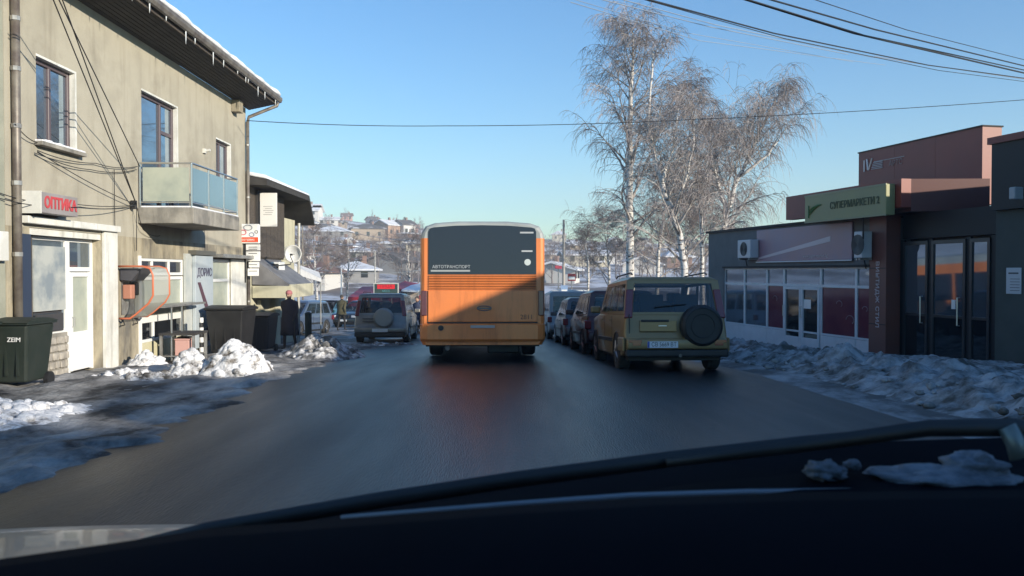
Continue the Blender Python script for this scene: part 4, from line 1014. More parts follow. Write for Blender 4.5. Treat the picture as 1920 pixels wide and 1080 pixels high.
# ------------------------------------------------------------------ bus
def bus():
    x, y = -.585, 17.0; h = .036
    O = mat('bus_orange', (.76, .225, .055), .4, coat=.3, c2=(.62, .19, .055), scale=1.0, lo=.35, hi=.8)
    streaks(O, (6, 6, .8), .5, .8, (.62, .60, .6))
    Wt = mat('bus_silver_white', (.36, .39, .38), .5, c2=(.28, .30, .30), scale=1)
    z = rz_(x, y)
    t = thing('city_bus', 'orange city bus with pale roof driving away down the road', 'bus', (x, y, z), h, None, math.atan2(prof(27) - prof(17), 10))
    W = 1.255; L = 10.5
    zr = lambda v: 1.35 + (510 - v) / 94.1 - z
    def sect(yy, inset, ztop, crown):
        pts = []; w_ = W - inset
        pts = [(-w_ + .05, .34), (-w_, .44), (-w_, zr(446)), (-w_ + .02, zr(436)), (-w_ + .10, ztop - .10), (-w_ + .28, ztop - .035), (-w_ * .4, ztop), (w_ * .4, ztop), (w_ - .28, ztop - .035), (w_ - .10, ztop - .10), (w_ - .02, zr(436)), (w_, zr(446)), (w_, .44), (w_ - .05, .34)]
        return [Vector((a, yy, b_)) for a, b_ in pts]
    top = zr(413)
    R_ = [sect(.0, .09, top - .06, 0), sect(.03, .04, top - .03, 0), sect(.10, .01, top - .005, 0), sect(.2, .0, top, 0)]
    lower = MB(); upper = MB()
    full = R_ + [sect(L - .3, 0, top, 0), sect(L, .06, top - .06, 0)]
    # split: orange below the waist of the roof, pale above
    for fa, fb in zip(full, full[1:]):
        for i in range(13):
            (upper if 2 <= i <= 10 else lower).add([fa[i], fa[i + 1], fb[i + 1], fb[i]], [(0, 1, 2, 3)])
        (lower).add([fa[13], fa[0], fb[0], fb[13]], [(0, 1, 2, 3)])
    r = full[0]
    lower.add([r[13], r[12], r[11], r[2], r[1], r[0]], [(0, 1, 2, 3, 4, 5)]); upper.add([r[k] for k in range(11, 1, -1)], [tuple(range(10))])
    r = full[-1]
    lower.add([r[0], r[1], r[2], r[11], r[12], r[13]], [(0, 1, 2, 3, 4, 5)]); upper.add([r[k] for k in range(2, 12)], [tuple(range(10))])
    lower.build('body', O, t, fix=True, smooth=False); upper.build('roof_shell', Wt, t, fix=True, smooth=False)
    # rear window with curved top
    zb, zt = zr(514), zr(423); xw = 1.075
    pts = [(-xw, zb), (xw, zb), (xw, zt - .12), (xw - .03, zt - .05), (xw - .10, zt - .03), (xw * .5, zt + .005), (0, zt + .015), (-xw * .5, zt + .005), (-xw + .10, zt - .03), (-xw + .03, zt - .05), (-xw, zt - .12)]
    MB().prism(pts, -.022, .0, 'y').build('rear_window', mat('bus_glass', (.022, .028, .038), .10, spec=.4, ior=1.5), t)
    MB().box(-xw + .04, -.25, -.028, -.0225, zb + .05, zb + .085).build('window_lettering_strip', mat('strip_pale', (.32, .34, .35), .5), t)
    text('АВТОТРАНСПОРТ', .085, mat('strip_ink', (.40, .42, .44), .5), t, (-xw + .45, -.026, zb + .145), (math.pi / 2, 0, 0), ext=.001)
    MB().lathe([(.065, -.03), (.065, -.0225)], (.90, 0, zr(491.5)), 'y', 18).build('round_sticker', mat('sticker_pale', (.50, .56, .56), .5), t)
    MB().box(.75, 1.02, -.026, -.0225, zr(437), zr(434)).box(.78, 1.0, -.026, -.0225, zr(472), zr(469)).build('small_sticker', MATS['strip_ink'], t)
    # louvres
    za, zc = zr(543), zr(515.5); n = 9
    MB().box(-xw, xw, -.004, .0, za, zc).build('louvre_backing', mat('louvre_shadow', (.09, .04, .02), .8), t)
    for i in range(n):
        q = za + (zc - za) * i / n; hgt = (zc - za) / n
        MB().hexa([(-xw, -.030, q + .004), (xw, -.030, q + .004), (xw, -.005, q + .008), (-xw, -.005, q + .008)], [(-xw, -.020, q + hgt * .62), (xw, -.020, q + hgt * .62), (xw, -.005, q + hgt * .74), (-xw, -.005, q + hgt * .74)]).build('louvre_slat', O, t)
    # engine flap
    MB().box(-1.09, 1.09, -.026, .0, zr(604), zr(544.5)).build('engine_flap', O, t, bevel=.014, seg=3)
    MB().box(-1.10, 1.10, -.01, .0, zr(606.5), zr(603.8)).build('flap_gap', M_black, t)
    # badge
    m = MB(); zc_ = zr(578); m.tube([(.14 * math.cos(a * math.pi / 10) + .03, -.036, zc_ + .045 * math.sin(a * math.pi / 10)) for a in range(21)], .009, 5, False)
    m.box(-.09, .15, -.04, -.028, zc_ - .012, zc_ + .012); m.build('oval_badge', mat('badge_dark', (.10, .12, .12), .3, .5), t)
    text('2811', .13, mat('fleet_number', (.17, .06, .03), .5), t, (.88, -.028, zr(595)), (math.pi / 2, 0, 0), ext=.001)
    # bumper with rounded corners
    bp = MB(); pl = [(-1.25, .25), (-1.25, .04), (-1.20, -.02), (-1.10, -.055), (-.6, -.075), (.6, -.075), (1.10, -.055), (1.20, -.02), (1.25, .04), (1.25, .25)]
    zz0, zz1 = zr(636), zr(607)
    bp.rings([[Vector((a, b_, zz0 - .05)) * 1 if False else Vector((a * .985, b_ + .03, zz0 - .05)) for a, b_ in pl], [Vector((a, b_, zz0)) for a, b_ in pl], [Vector((a, b_, zz1 - .02)) for a, b_ in pl], [Vector((a * .985, b_ + .03, zz1)) for a, b_ in pl]])
    bp.build('rear_bumper', O, t)
    MB().box(-.24, .24, -.092, -.078, zr(615), zr(610)).build('number_plate', mat('old_plate', (.42, .38, .36), .5), t)
    MB().lathe([(.055, -.085), (.055, -.074)], (-.83, 0, zr(615)), 'y', 12).build('tow_cover', M_black, t)
    for s in (-1, 1):
        MB().box(s * 1.17 - .058, s * 1.17 + .058, -.022, .06, zr(592), zr(545)).build('tail_light', mat('tail_dark', (.10, .03, .04), .2, spec=.7), t, bevel=.015)
    for s in (-1, 1):
        for yy in (2.9, 8.2):
            wheel_mesh(.48, .30 if yy > 5 else .30, t, 'wheel', s * 1.07, yy, s)
        MB().box(s * 1.0 - .05, s * 1.0 + .05, 2.9 - .5, 2.9 + .5, .4, .9).build('wheel_well', M_black, t)
    MB().box(-1.15, 1.15, .25, L - .3, .30, .42).build('underbody', M_black, t)
    MB().box(.1, .75, .4, 1.6, .16, .40).build('engine_sump', M_black, t, bevel=.03)
    MB().tube([(-.7, .5, .33), (-.7, -.02, .28)], .05, 10).build('exhaust_pipe', M_pipe, t)
    for s in (-1, 1):
        for k in range(5):
            ya = .9 + k * 1.85
            MB().box(s * 1.258 - .006, s * 1.258 + .006, ya, ya + 1.75, 1.25, 2.15).build('side_window', M_glass_dark, t)
        MB().tube([(s * 1.2, L - .1, 2.3), (s * 1.45, L + .15, 2.2), (s * 1.45, L + .15, 1.9)], .02, 6).build('mirror_arm', M_black, t)
        MB().cbox((s * 1.45, L + .15, 1.75), (.22, .08, .38)).build('wing_mirror', M_black, t, bevel=.02)
bus()

# ================================================================== OWN CAR (the viewer sits in it)
def own_car():
    t = thing('own_car', 'dark interior, bonnet edge and wiper of the car the photo was taken from', 'car', (0, 0, 0), 0)
    D = mat('dashboard_black', (.0035, .0042, .0075), .9, c2=(.004, .005, .009), scale=6, spec=.04)
    # dashboard top: rear edge follows the windscreen base
    edge = [(-200, 1052), (0, 1048), (200, 1020), (400, 990), (700, 968), (960, 948), (1200, 933), (1500, 923), (1920, 918), (2150, 918)]
    far = [P(u, v, .80) for u, v in edge]
    rings = []
    for p in far:
        rings.append([Vector((p.x, .815, p.z - .06)), p, Vector((p.x, .76, p.z + .002)), Vector((p.x, .55, p.z - .018)), Vector((p.x, .38, p.z - .09)), Vector((p.x, .34, p.z - .45)), Vector((p.x, .8, p.z - .45))])
    MB().rings(rings).build('dashboard', D, t, smooth=True)
    # bonnet: silver-grey gently domed panel, seen at the lower left
    hb = mat('bonnet_paint', (.15, .155, .15), .38, .3, coat=.25, c2=(.12, .125, .115), scale=.6)
    cols = []
    for i in range(19):
        x = -1.28 + 1.80 * i / 18
        dome = 1 - ((x + .38) / .92) ** 4
        row = []
        for j in range(9):
            yy = 1.0 + 1.05 * j / 8
            z = .90 - .085 * (j / 8) - .10 * (j / 8) ** 6 + .03 * dome - .03 - .22 * max(0, x + .30)
            row.append(Vector((x, yy, z)))
        row += [Vector((x, 2.07, .45)), Vector((x, 1.0, .45))]
        cols.append(row)
    MB().rings(cols).build('bonnet', hb, t, smooth=True)
    # cowl (plastic scuttle) under the glass, higher on the right where it catches snow
    cw = []
    for u, v0, v1 in ((330, 1012, 1060), (600, 968, 1030), (900, 918, 1010), (1150, 885, 985), (1300, 862, 960), (1500, 838, 950), (1700, 826, 950), (1880, 820, 950), (2150, 818, 950)):
        a = P(u, v0, 1.16); b_ = P(u, v1, .90); cw.append([a, P(u, v0 + (v1 - v0) * .45, 1.05), b_, b_ - Vector((0, 0, .06)), a - Vector((0, 0, .22))])
    MB().rings(cw).build('cowl_panel', D, t)
    def strip(pts, rad, name, m_, n=6):
        return MB().tube([P(u, v, y) for u, v, y in pts], rad, n).build(name, m_, t, smooth=True)
    strip([(250, 1022, 1.0), (390, 993, 1.0), (700, 940, 1.0), (960, 900, 1.01), (1250, 862, 1.02), (1500, 830, 1.04), (1720, 806, 1.06)], [.006, .010, .011, .011, .011, .009, .006], 'wiper_blade', M_black)
    strip([(1250, 868, 1.0), (1500, 836, 1.0), (1740, 803, .99), (1900, 802, .98), (1990, 830, .97)], [.006, .009, .011, .012, .014], 'wiper_arm', M_black)
    strip([(640, 972, .95), (960, 946, .95), (1180, 930, .96), (1400, 923, .97), (1600, 921, .98)], .0042, 'gap_strip', mat('gap_pale', (.22, .24, .27), .5))  # pale strip drawn for the light gap between wiper and dashboard
    strip([(1888, 800, .97), (1905, 830, .965), (1915, 860, .96)], [.010, .011, .012], 'wiper_pivot', mat('pivot_grey', (.20, .24, .23), .4, .4))
    # shell around the viewer: roof, pillars, doors, rear
    S = mat('own_car_paint', (.20, .21, .20), .3, .3, coat=.7); I = D
    MB().hexa([(-1.14, -1.6, 1.62), (.54, -1.6, 1.62), (.52, .12, 1.64), (-1.12, .12, 1.64)], [(-1.14, -1.6, 1.67), (.54, -1.6, 1.67), (.52, .12, 1.68), (-1.12, .12, 1.68)]).build('roof', I, t)
    for s, x0 in ((-1, -1.24), (1, .64)):
        MB().tube([(x0 - s * .14, .10, 1.63), (x0 - s * .04, .62, 1.28), (x0, 1.0, .98)], .028, 6).build('windscreen_pillar', I, t)
        MB().box(x0 - .03, x0 + .03, -1.5, .95, .25, .98).build('door', S, t)
        MB().box(x0 - .05 - s * .08, x0 + .03 - s * .08, -.75, -.62, .98, 1.64).build('door_pillar', I, t)
    MB().box(-1.22, .62, -1.7, -1.55, .25, 1.65).build('tail_wall', I, t)
    MB().box(-1.22, .62, -1.5, .9, .22, .27).build('floor_pan', I, t)
    for s in (-1, 1):
        for yy in (1.55, -1.1): wheel_mesh(.30, .19, t, 'wheel', -.31 + s * .80, yy, s)
    # snow caught on the cowl
    def lump(cu, cv, Y, a, b_, c, seed, lb):
        p = P(cu, cv, Y)
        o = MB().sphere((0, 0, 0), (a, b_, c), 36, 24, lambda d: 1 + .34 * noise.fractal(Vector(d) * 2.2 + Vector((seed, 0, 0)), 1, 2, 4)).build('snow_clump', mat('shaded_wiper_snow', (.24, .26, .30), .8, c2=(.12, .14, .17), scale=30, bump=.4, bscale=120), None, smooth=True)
        o.location = p; tag(o, lb, 'snow'); return o
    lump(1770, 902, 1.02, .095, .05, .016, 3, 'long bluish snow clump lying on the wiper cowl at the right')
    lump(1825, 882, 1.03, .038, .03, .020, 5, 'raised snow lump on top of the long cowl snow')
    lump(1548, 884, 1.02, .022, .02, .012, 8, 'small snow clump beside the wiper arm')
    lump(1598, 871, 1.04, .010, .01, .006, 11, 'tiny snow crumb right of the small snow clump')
own_car()

# ================================================================== SNOW PILES
def snow_mat(name, dirt, dc=(.10, .085, .07)):
    return mat(name, (.70, .70, .71), .7, c2=dc, scale=4.5, bump=1.0, bscale=22, lo=dirt - .03, hi=dirt + .12, detail=10)
def pile(name, label, x, y, rx, ry, h, m_, seed, n=70, chunks=40, rough=.35, group=None):
    o_z = ground_z(x, y) - .04
    vs = []; fs = []
    for j in range(n + 1):
        for i in range(n + 1):
            a = i / n * 2 - 1; b_ = j / n * 2 - 1; d = math.hypot(a, b_)
            e = max(0, 1 - d * (1 + .22 * noise.noise(Vector((a * 1.4, b_ * 1.4, seed)))))
            k = e ** .75
            f1 = noise.fractal(Vector((a * rx * 2.4, b_ * ry * 2.4, seed)), .9, 2, 6)
            f2 = abs(noise.noise(Vector((a * rx * 7, b_ * ry * 7, seed + 5))))
            z = h * k * (1 + rough * f1) + (.055 * f2 if e > .02 else 0) * min(1, e * 5)
            if e <= 0: z = -.12
            vs.append((a * rx, b_ * ry, z))
    w_ = n + 1
    fs = [(j * w_ + i, j * w_ + i + 1, (j + 1) * w_ + i + 1, (j + 1) * w_ + i) for j in range(n) for i in range(n)]
    rs = random.Random(int(seed * 10)); mb = MB().add(vs, fs)
    for k in range(chunks):
        a = rs.uniform(0, 6.28); d = rs.uniform(.2, 1.02) ; q = rs.uniform(.03, .09)
        cx, cy = d * math.cos(a) * rx * .9, d * math.sin(a) * ry * .9
        cz = h * max(0, 1 - d * .95) ** .75 + q * .2
        s_ = rs.random() * 9
        mb.sphere((cx, cy, cz), (q * rs.uniform(.8, 1.5), q, q * .8), 7, 5, lambda dd: 1 + .5 * noise.noise(Vector(dd) * 1.5 + Vector((s_, 0, 0))))
    o = mb.build(name, m_, None, smooth=True, fix=False); o.location = (x, y, o_z)
    return tag(o, label, 'snow pile', group)
SN1 = snow_mat('street_snow', .60); SN2 = snow_mat('dirty_snow', .50, (.09, .08, .07)); SN3 = snow_mat('grey_slush', .42, (.12, .12, .12))
G = 'snow heaps on the left pavement'
pile('snow_pile', 'big bright lumpy snow heap in front of the black bins', -4.42, 13.7, .66, .66, .62, snow_mat('heap_snow', .54), 1.3, 90, 90, group=G)
pile('snow_pile', 'bluish shaded snow heap just left of the big bright heap', -5.15, 13.7, .42, .5, .46, SN2, 4.1, 50, 30, group=G)
pile('snow_pile', 'sunlit crusty snow patch in the left foreground below the green bin', -5.3, 8.2, .95, 1.7, .25, snow_mat('crust_snow', .57), 2.7, 90, 120, group=G)
pile('snow_pile', 'small white snow heap against the wall below the payphone', -6.55, 15.3, .36, .4, .32, SN1, 5.9, 40, 20, group=G)
pile('snow_pile', 'grey slushy heap between the walking person and the silver car', -4.35, 19.2, 1.0, 1.3, .60, SN3, 7.7, 70, 40, group=G)
pile('snow_pile', 'low slush heap under the front of the silver off-road car', -3.9, 26.6, 1.4, .8, .14, SN3, 8.8, 50, 20, group=G)
pile('snow_pile', 'low broken snow crust at the foot of the door step', -5.75, 12.9, .8, .5, .13, SN2, 9.4, 60, 50, group=G)
def slush():
    vs = []; nx, ny = 90, 240
    for j in range(ny + 1):
        y = 4.0 + 22.0 * j / ny
        xe = .3 - .035 * y - 3.35 + noise.noise(Vector((y * .45, 3, 0))) * .45 + noise.fractal(Vector((y * 1.9, 8, 0)), .8, 2, 5) * .30
        for i in range(nx + 1):
            a = i / nx; x = -7.0 + (xe + 7.0) * a
            tr = .5 + .5 * math.sin((x + .02 * y + .25 * noise.noise(Vector((y * .25, x * .3, 2)))) * 8.5)
            f1 = noise.fractal(Vector((x * 2.6, y * 1.1, 7)), .85, 2, 6)
            big = max(0, noise.noise(Vector((x * .7, y * .5, 12))) + .15)
            e = min(1, (1 - a) * 14)
            z = max(prof(y) + .03, ground_z(x, y)) + e * (.02 + .035 * tr * big + .035 * f1 + .05 * big * (1 + f1)) - (1 - e) * .02
            vs.append((x, y, z))
    w_ = nx + 1
    fs = [(j * w_ + i, j * w_ + i + 1, (j + 1) * w_ + i + 1, (j + 1) * w_ + i) for j in range(ny) for i in range(nx)]
    mb = MB().add(vs, fs); rs = random.Random(9)
    for k in range(0):
        y = rs.uniform(5, 22); x = -.5 + .3 - .035 * y - 3.3 - abs(rs.gauss(-.1, .9)) + .35; q = rs.uniform(.012, .045); s_ = rs.random() * 9
        mb.sphere((x, y, max(prof(y) + .04, ground_z(x, y)) + q * .5), (q * rs.uniform(.8, 1.7), q, q * .7), 6, 4, lambda dd: 1 + .5 * noise.noise(Vector(dd) * 1.6 + Vector((s_, 0, 0))))
    o = mb.build('slush', mat('trodden_slush', (.44, .43, .42), .75, spec=.25, c2=(.030, .030, .032), scale=1.3, bump=.9, bscale=24, lo=.36, hi=.60, detail=9, stretch=(1, .5, 1)), None, smooth=True, fix=False)
    o['kind'] = 'stuff'; o['label'] = 'trodden grey slush between the road and the left shops'
slush()
def right_bank():
    # long ploughed bank between road and shops
    rings = []; ny = 440; nx = 100
    vs = []; fs = []
    for j in range(ny + 1):
        y = 1.5 + 24.0 * j / ny
        xr0 = 4.95 - .03 * y + noise.noise(Vector((y * .5, 1, 0))) * .2 + noise.fractal(Vector((y * 2.1, 4, 0)), .8, 2, 5) * .18
        if y < 8: xr0 -= (8 - y) * .06
        xw = 9.5 - .225 * (y - 17) * 1.0
        xw = min(xw, 10.6)
        for i in range(nx + 1):
            a = i / nx; x = xr0 + (xw - xr0) * a
            ridge = math.exp(-((a - .20) / .17) ** 2) * .20 + math.exp(-((a - .55) / .3) ** 2) * .06
            f1 = noise.fractal(Vector((x * 1.7, y * 1.7, 2)), .8, 2, 6); f2 = abs(noise.noise(Vector((x * 5, y * 5, 6)))) 
            edge = min(1, a * 12) * min(1, (1 - a) * 6)
            z = ground_z(x, y) + edge * (ridge * (1 + .8 * f1) + .05 * f1 + .07 * f2 + .02) - .03 * (1 - edge)
            vs.append((x, y, z))
    w_ = nx + 1
    fs = [(j * w_ + i, j * w_ + i + 1, (j + 1) * w_ + i + 1, (j + 1) * w_ + i) for j in range(ny) for i in range(nx)]
    mb = MB().add(vs, fs); rs = random.Random(5)
    for k in range(170):
        y = rs.uniform(3, 22); a = abs(rs.gauss(.02, .22)); x = 4.98 - .03 * y + a * 4 - .05; q = rs.uniform(.015, .06)
        z = ground_z(x, y) + .20 * math.exp(-((a - .20) / .17) ** 2) + q * .3 if a > .05 else ground_z(x, y) + q * .4
        s_ = rs.random() * 9
        mb.sphere((x, y, z), (q * rs.uniform(.8, 1.6), q, q * .75), 7, 5, lambda dd: 1 + .5 * noise.noise(Vector(dd) * 1.6 + Vector((s_, 0, 0))))
    o = mb.build('snow_bank', smooth=True, m=mat('bank_snow', (.40, .40, .41), .85, c2=(.075, .067, .058), scale=3.2, bump=.9, bscale=30, lo=.38, hi=.62, detail=9), fix=False)
    tag(o, 'long dirty ploughed snow bank between the road and the right shops', 'snow bank')
right_bank()

# ================================================================== BINS
def bin_(x, y, rz, w_, d, h, m_, label, txt=None, group=None):
    z = ground_z(x, y)
    t = thing('rubbish_bin', label, 'bin', (x, y, z), rz, group)
    MB().hexa([(-w_ * .40, -d * .38, .10), (w_ * .40, -d * .38, .10), (w_ * .40, d * .38, .10), (-w_ * .40, d * .38, .10)], [(-w_ / 2, -d / 2, h * .90), (w_ / 2, -d / 2, h * .90), (w_ / 2, d / 2, h * .90), (-w_ / 2, d / 2, h * .90)]).build('body', m_, t, bevel=.03, seg=2)
    MB().box(-w_ / 2 - .03, w_ / 2 + .03, -d / 2 - .03, d / 2 + .02, h * .90, h * .93).build('rim', m_, t, bevel=.01)
    n = 6; rg = []
    for i in range(n + 1):
        yy = -d / 2 - .05 + (d + .1) * i / n; zz = h * .935 + .06 * math.sin(math.pi * i / n)
        rg.append([Vector((-w_ / 2 - .03, yy, h * .93)), Vector((-w_ / 2 - .03, yy, zz)), Vector((w_ / 2 + .03, yy, zz)), Vector((w_ / 2 + .03, yy, h * .93))])
    MB().rings(rg).build('lid', m_, t, bevel=.01)
    MB().tube([(-w_ * .35, d / 2 + .02, h * .9), (-w_ * .35, d / 2 + .10, h * .93), (w_ * .35, d / 2 + .10, h * .93), (w_ * .35, d / 2 + .02, h * .9)], .016, 6).build('handle', m_, t)
    for k in (-.25, 0, .25): MB().box(w_ * k - .015, w_ * k + .015, -d * .455, -d * .40, .2, h * .6).build('rib', m_, t)
    for s in (-1, 1):
        MB().lathe([(.1, -.03), (.1, .03)], (s * w_ * .44, d * .36, .1), 'x', 16).build('wheel', M_black, t)
    if txt: text(txt, .085, M_wframe, t, (w_ * .22, -d * .5 - .003, h * .70), (math.pi / 2 - R(4), 0, 0), ext=.002)
bin_(-6.80, 11.75, R(0), .62, .70, .98, M_green, 'dark green wheeled bin with small white lettering, left of the optician door', 'ZEIM', 'rubbish bins on the left pavement')
bin_(-7.05, 10.9, R(4), .60, .70, .98, M_green, 'dark green bin cut off by the left border of the photo', None, 'rubbish bins on the left pavement')
bin_(-6.35, 19.3, R(-6), .86, .80, 1.18, M_black, 'large black bin with a domed lid behind the bright snow heap', None, 'rubbish bins on the left pavement')
bin_(-6.2, 21.0, R(-3), .68, .72, 1.0, mat('blue_black_plastic', (.012, .016, .026), .5), 'smaller blue black bin to the right of the domed lid bin', None, 'rubbish bins on the left pavement')

# ================================================================== PEOPLE
def person(label, x, y, facing, H, coat_c, leg_c, hat_c=None, hair_c=(.05, .04, .035), long_coat=False, stride=.16, cane=False, zg=None, bulk=1.0, arms='walk'):
    z = ground_z(x, y) if zg is None else zg
    t = thing('person', label, 'person', (x, y, z), facing)
    k = H / 1.75
    V = []; E = []; Rr = []
    def nv(p, r): V.append((p[0] * k, p[1] * k, p[2] * k)); Rr.append(r * k); return len(V) - 1
    def ch(a, pts):
        for p, r in pts:
            b_ = nv(p, r); E.append((a, b_)); a = b_
        return a
    pel = nv((0, 0, .93), .125)
    chest = ch(pel, [((0, .01, 1.10), .125), ((0, .02, 1.30), .14)]); neck = ch(chest, [((0, .02, 1.44), .07), ((0, .035, 1.52), .052), ((0, .045, 1.60), .085), ((0, .05, 1.68), .085)])
    hands = []
    for s in (-1, 1):
        sw = stride * s
        sh = ch(chest, [((s * .12, .02, 1.40), .075), ((s * .19, .02, 1.38), .058)])
        if arms == 'walk' or s < 0: el = ((s * .23, -.03 - sw * .6, 1.12), .042); wr = ((s * .23, .06 - sw * .9, .90), .028)
        else: el = ((s * .25, -.02, 1.12), .042); wr = ((s * .20, .20, 1.02), .028)
        w_ = ch(sh, [el, wr]); wp = Vector(wr[0])
        palm = ch(w_, [((wp.x, wp.y + .02, wp.z - .06), .026)])
        hands.append(wp)
        for f in range(4):
            ch(palm, [((wp.x + (f - 1.5) * .012, wp.y + .03 + .012 * (f - 1.5), wp.z - .105), .0085), ((wp.x + (f - 1.5) * .013, wp.y + .035, wp.z - .135 - .006 * (1.5 - abs(f - 1.5))), .007)])
        ch(palm, [((wp.x - s * .02, wp.y + .055, wp.z - .075), .009), ((wp.x - s * .02, wp.y + .065, wp.z - .10), .008)])
        hip = ch(pel, [((s * .09, 0, .86), .095), ((s * .10, sw * .6 + .03, .50), .062), ((s * .10, sw * 1.1 - .03, .10), .040), ((s * .10, sw * 1.1 - .02, .05), .040)])
        ch(hip, [((s * .11, sw * 1.1 + .14, .035), .032)])
    me = bpy.data.meshes.new('body'); me.from_pydata(V, E, []); me.materials.append(mat('trousers%s' % (leg_c,), leg_c, .85))
    o = bpy.data.objects.new('body', me); COL.objects.link(o)
    sk_ = o.modifiers.new('skin', 'SKIN'); sk_.use_smooth_shade = True
    for i, r in enumerate(Rr): me.skin_vertices[0].data[i].radius = (r, r)
    me.skin_vertices[0].data[0].use_root = True
    ss = o.modifiers.new('sub', 'SUBSURF'); ss.levels = 1; ss.render_levels = 1
    o.parent = t
    # coat: rings round the trunk down to the hem, sleeves follow the arms
    cm = mat('coat%s' % (coat_c,), coat_c, .9, c2=tuple(c * 1.5 for c in coat_c), scale=5)
    hem = .42 if long_coat else .78
    rg = []
    for zz, rx, ry, cy in ((hem, .25, .21, .0), (.62 if long_coat else .84, .235, .20, 0), (.93, .215, .175, 0), (1.12, .20, .165, .01), (1.30, .225, .165, .02), (1.40, .215, .14, .02), (1.46, .12, .10, .02), (1.50, .075, .075, .025)):
        rg.append([Vector(((rx * bulk * math.cos(a * math.pi / 8)) * k, (ry * bulk * math.sin(a * math.pi / 8) * (1 + .05 * math.sin(a * 2.3 + zz * 7)) + cy) * k, zz * k)) for a in range(16)])
    c = MB().rings(rg)
    for s in (-1, 1):
        sw = stride * s
        if arms == 'walk' or s < 0: el = (s * .24, -.03 - sw * .6, 1.12); wr = (s * .23, .06 - sw * .9, .92)
        else: el = (s * .25, -.02, 1.12); wr = (s * .20, .18, 1.03)
        c.tube([Vector(q) * k for q in ((s * .13, .02, 1.41), (s * .20, .02, 1.38), (s * .235, -.01 - sw * .3, 1.25), el, wr)], [.075 * k, .078 * k, .068 * k, .060 * k, .050 * k], 10)
    c.build('coat', cm, t, smooth=True)
    # head
    hd = MB().sphere((0, .05 * k, 1.625 * k), (.078 * k, .098 * k, .115 * k), 16, 12)
    hd.sphere((0, .150 * k, 1.615 * k), (.014 * k, .02 * k, .022 * k), 8, 6)
    for s in (-1, 1): hd.sphere((s * .08 * k, .045 * k, 1.62 * k), (.012 * k, .022 * k, .03 * k), 8, 6)
    hd.build('head', M_skin, t, smooth=True)
    for s in (-1, 1): MB().sphere((s * .03 * k, .138 * k, 1.64 * k), (.011 * k, .008 * k, .008 * k), 8, 5).build('eye', M_black, t)
    MB().cbox((0, .142 * k, 1.565 * k), (.045 * k, .01, .01)).build('mouth', mat('lips', (.3, .10, .09), .5), t)
    if hat_c:
        MB().rings([[Vector((r_ * math.cos(a * math.pi / 8) * k, (.04 + r_ * 1.18 * math.sin(a * math.pi / 8)) * k, zz * k)) for a in range(16)] for zz, r_ in ((1.645, .094), (1.68, .098), (1.71, .094), (1.745, .075), (1.77, .035))]).build('hat', mat('hat%s' % (hat_c,), hat_c, .9), t, smooth=True)
    else:
        MB().sphere((0, .035 * k, 1.66 * k), (.086 * k, .10 * k, .10 * k), 14, 9).build('hair', mat('hair%s' % (hair_c,), hair_c, .8), t, smooth=True)
    if cane:
        h_ = hands[0] * k
        o = MB().tube([(0, .08, .80), (0, .0, .84), (0, -.04, .82), (0, -.03, 0)], .014, 6).build('walking_stick', M_wood, None, smooth=True)
        m = Matrix.Translation((x, y, z)) @ Matrix.Rotation(facing, 4, 'Z'); q = m @ Vector((h_.x - .01, h_.y + .03, 0)); o.location = q; o.rotation_euler = (0, 0, facing)
        tag(o, 'wooden walking stick held by the person in the long dark coat', 'walking stick')
    return t
person('person in a long dark coat and pink hat walking with a stick past the bins', -6.1, 23.4, R(170), 1.60, (.022, .018, .028), (.02, .02, .025), hat_c=(.38, .14, .15), long_coat=True, cane=True, bulk=1.15)
person('person in an olive jacket and dark trousers walking behind the slush heap', -8.3, 41.5, R(-20), 1.74, (.06, .055, .03), (.02, .02, .022), bulk=1.08)
person('person in a dark blue jacket between the silver car and the bus', -3.75, 34.0, R(150), 1.65, (.04, .05, .09), (.03, .03, .05), bulk=1.1, zg=prof(34))
person('person in dark clothes near the far red kiosk', -9.4, 36.0, R(10), 1.7, (.03, .03, .035), (.025, .025, .03), zg=prof(36))

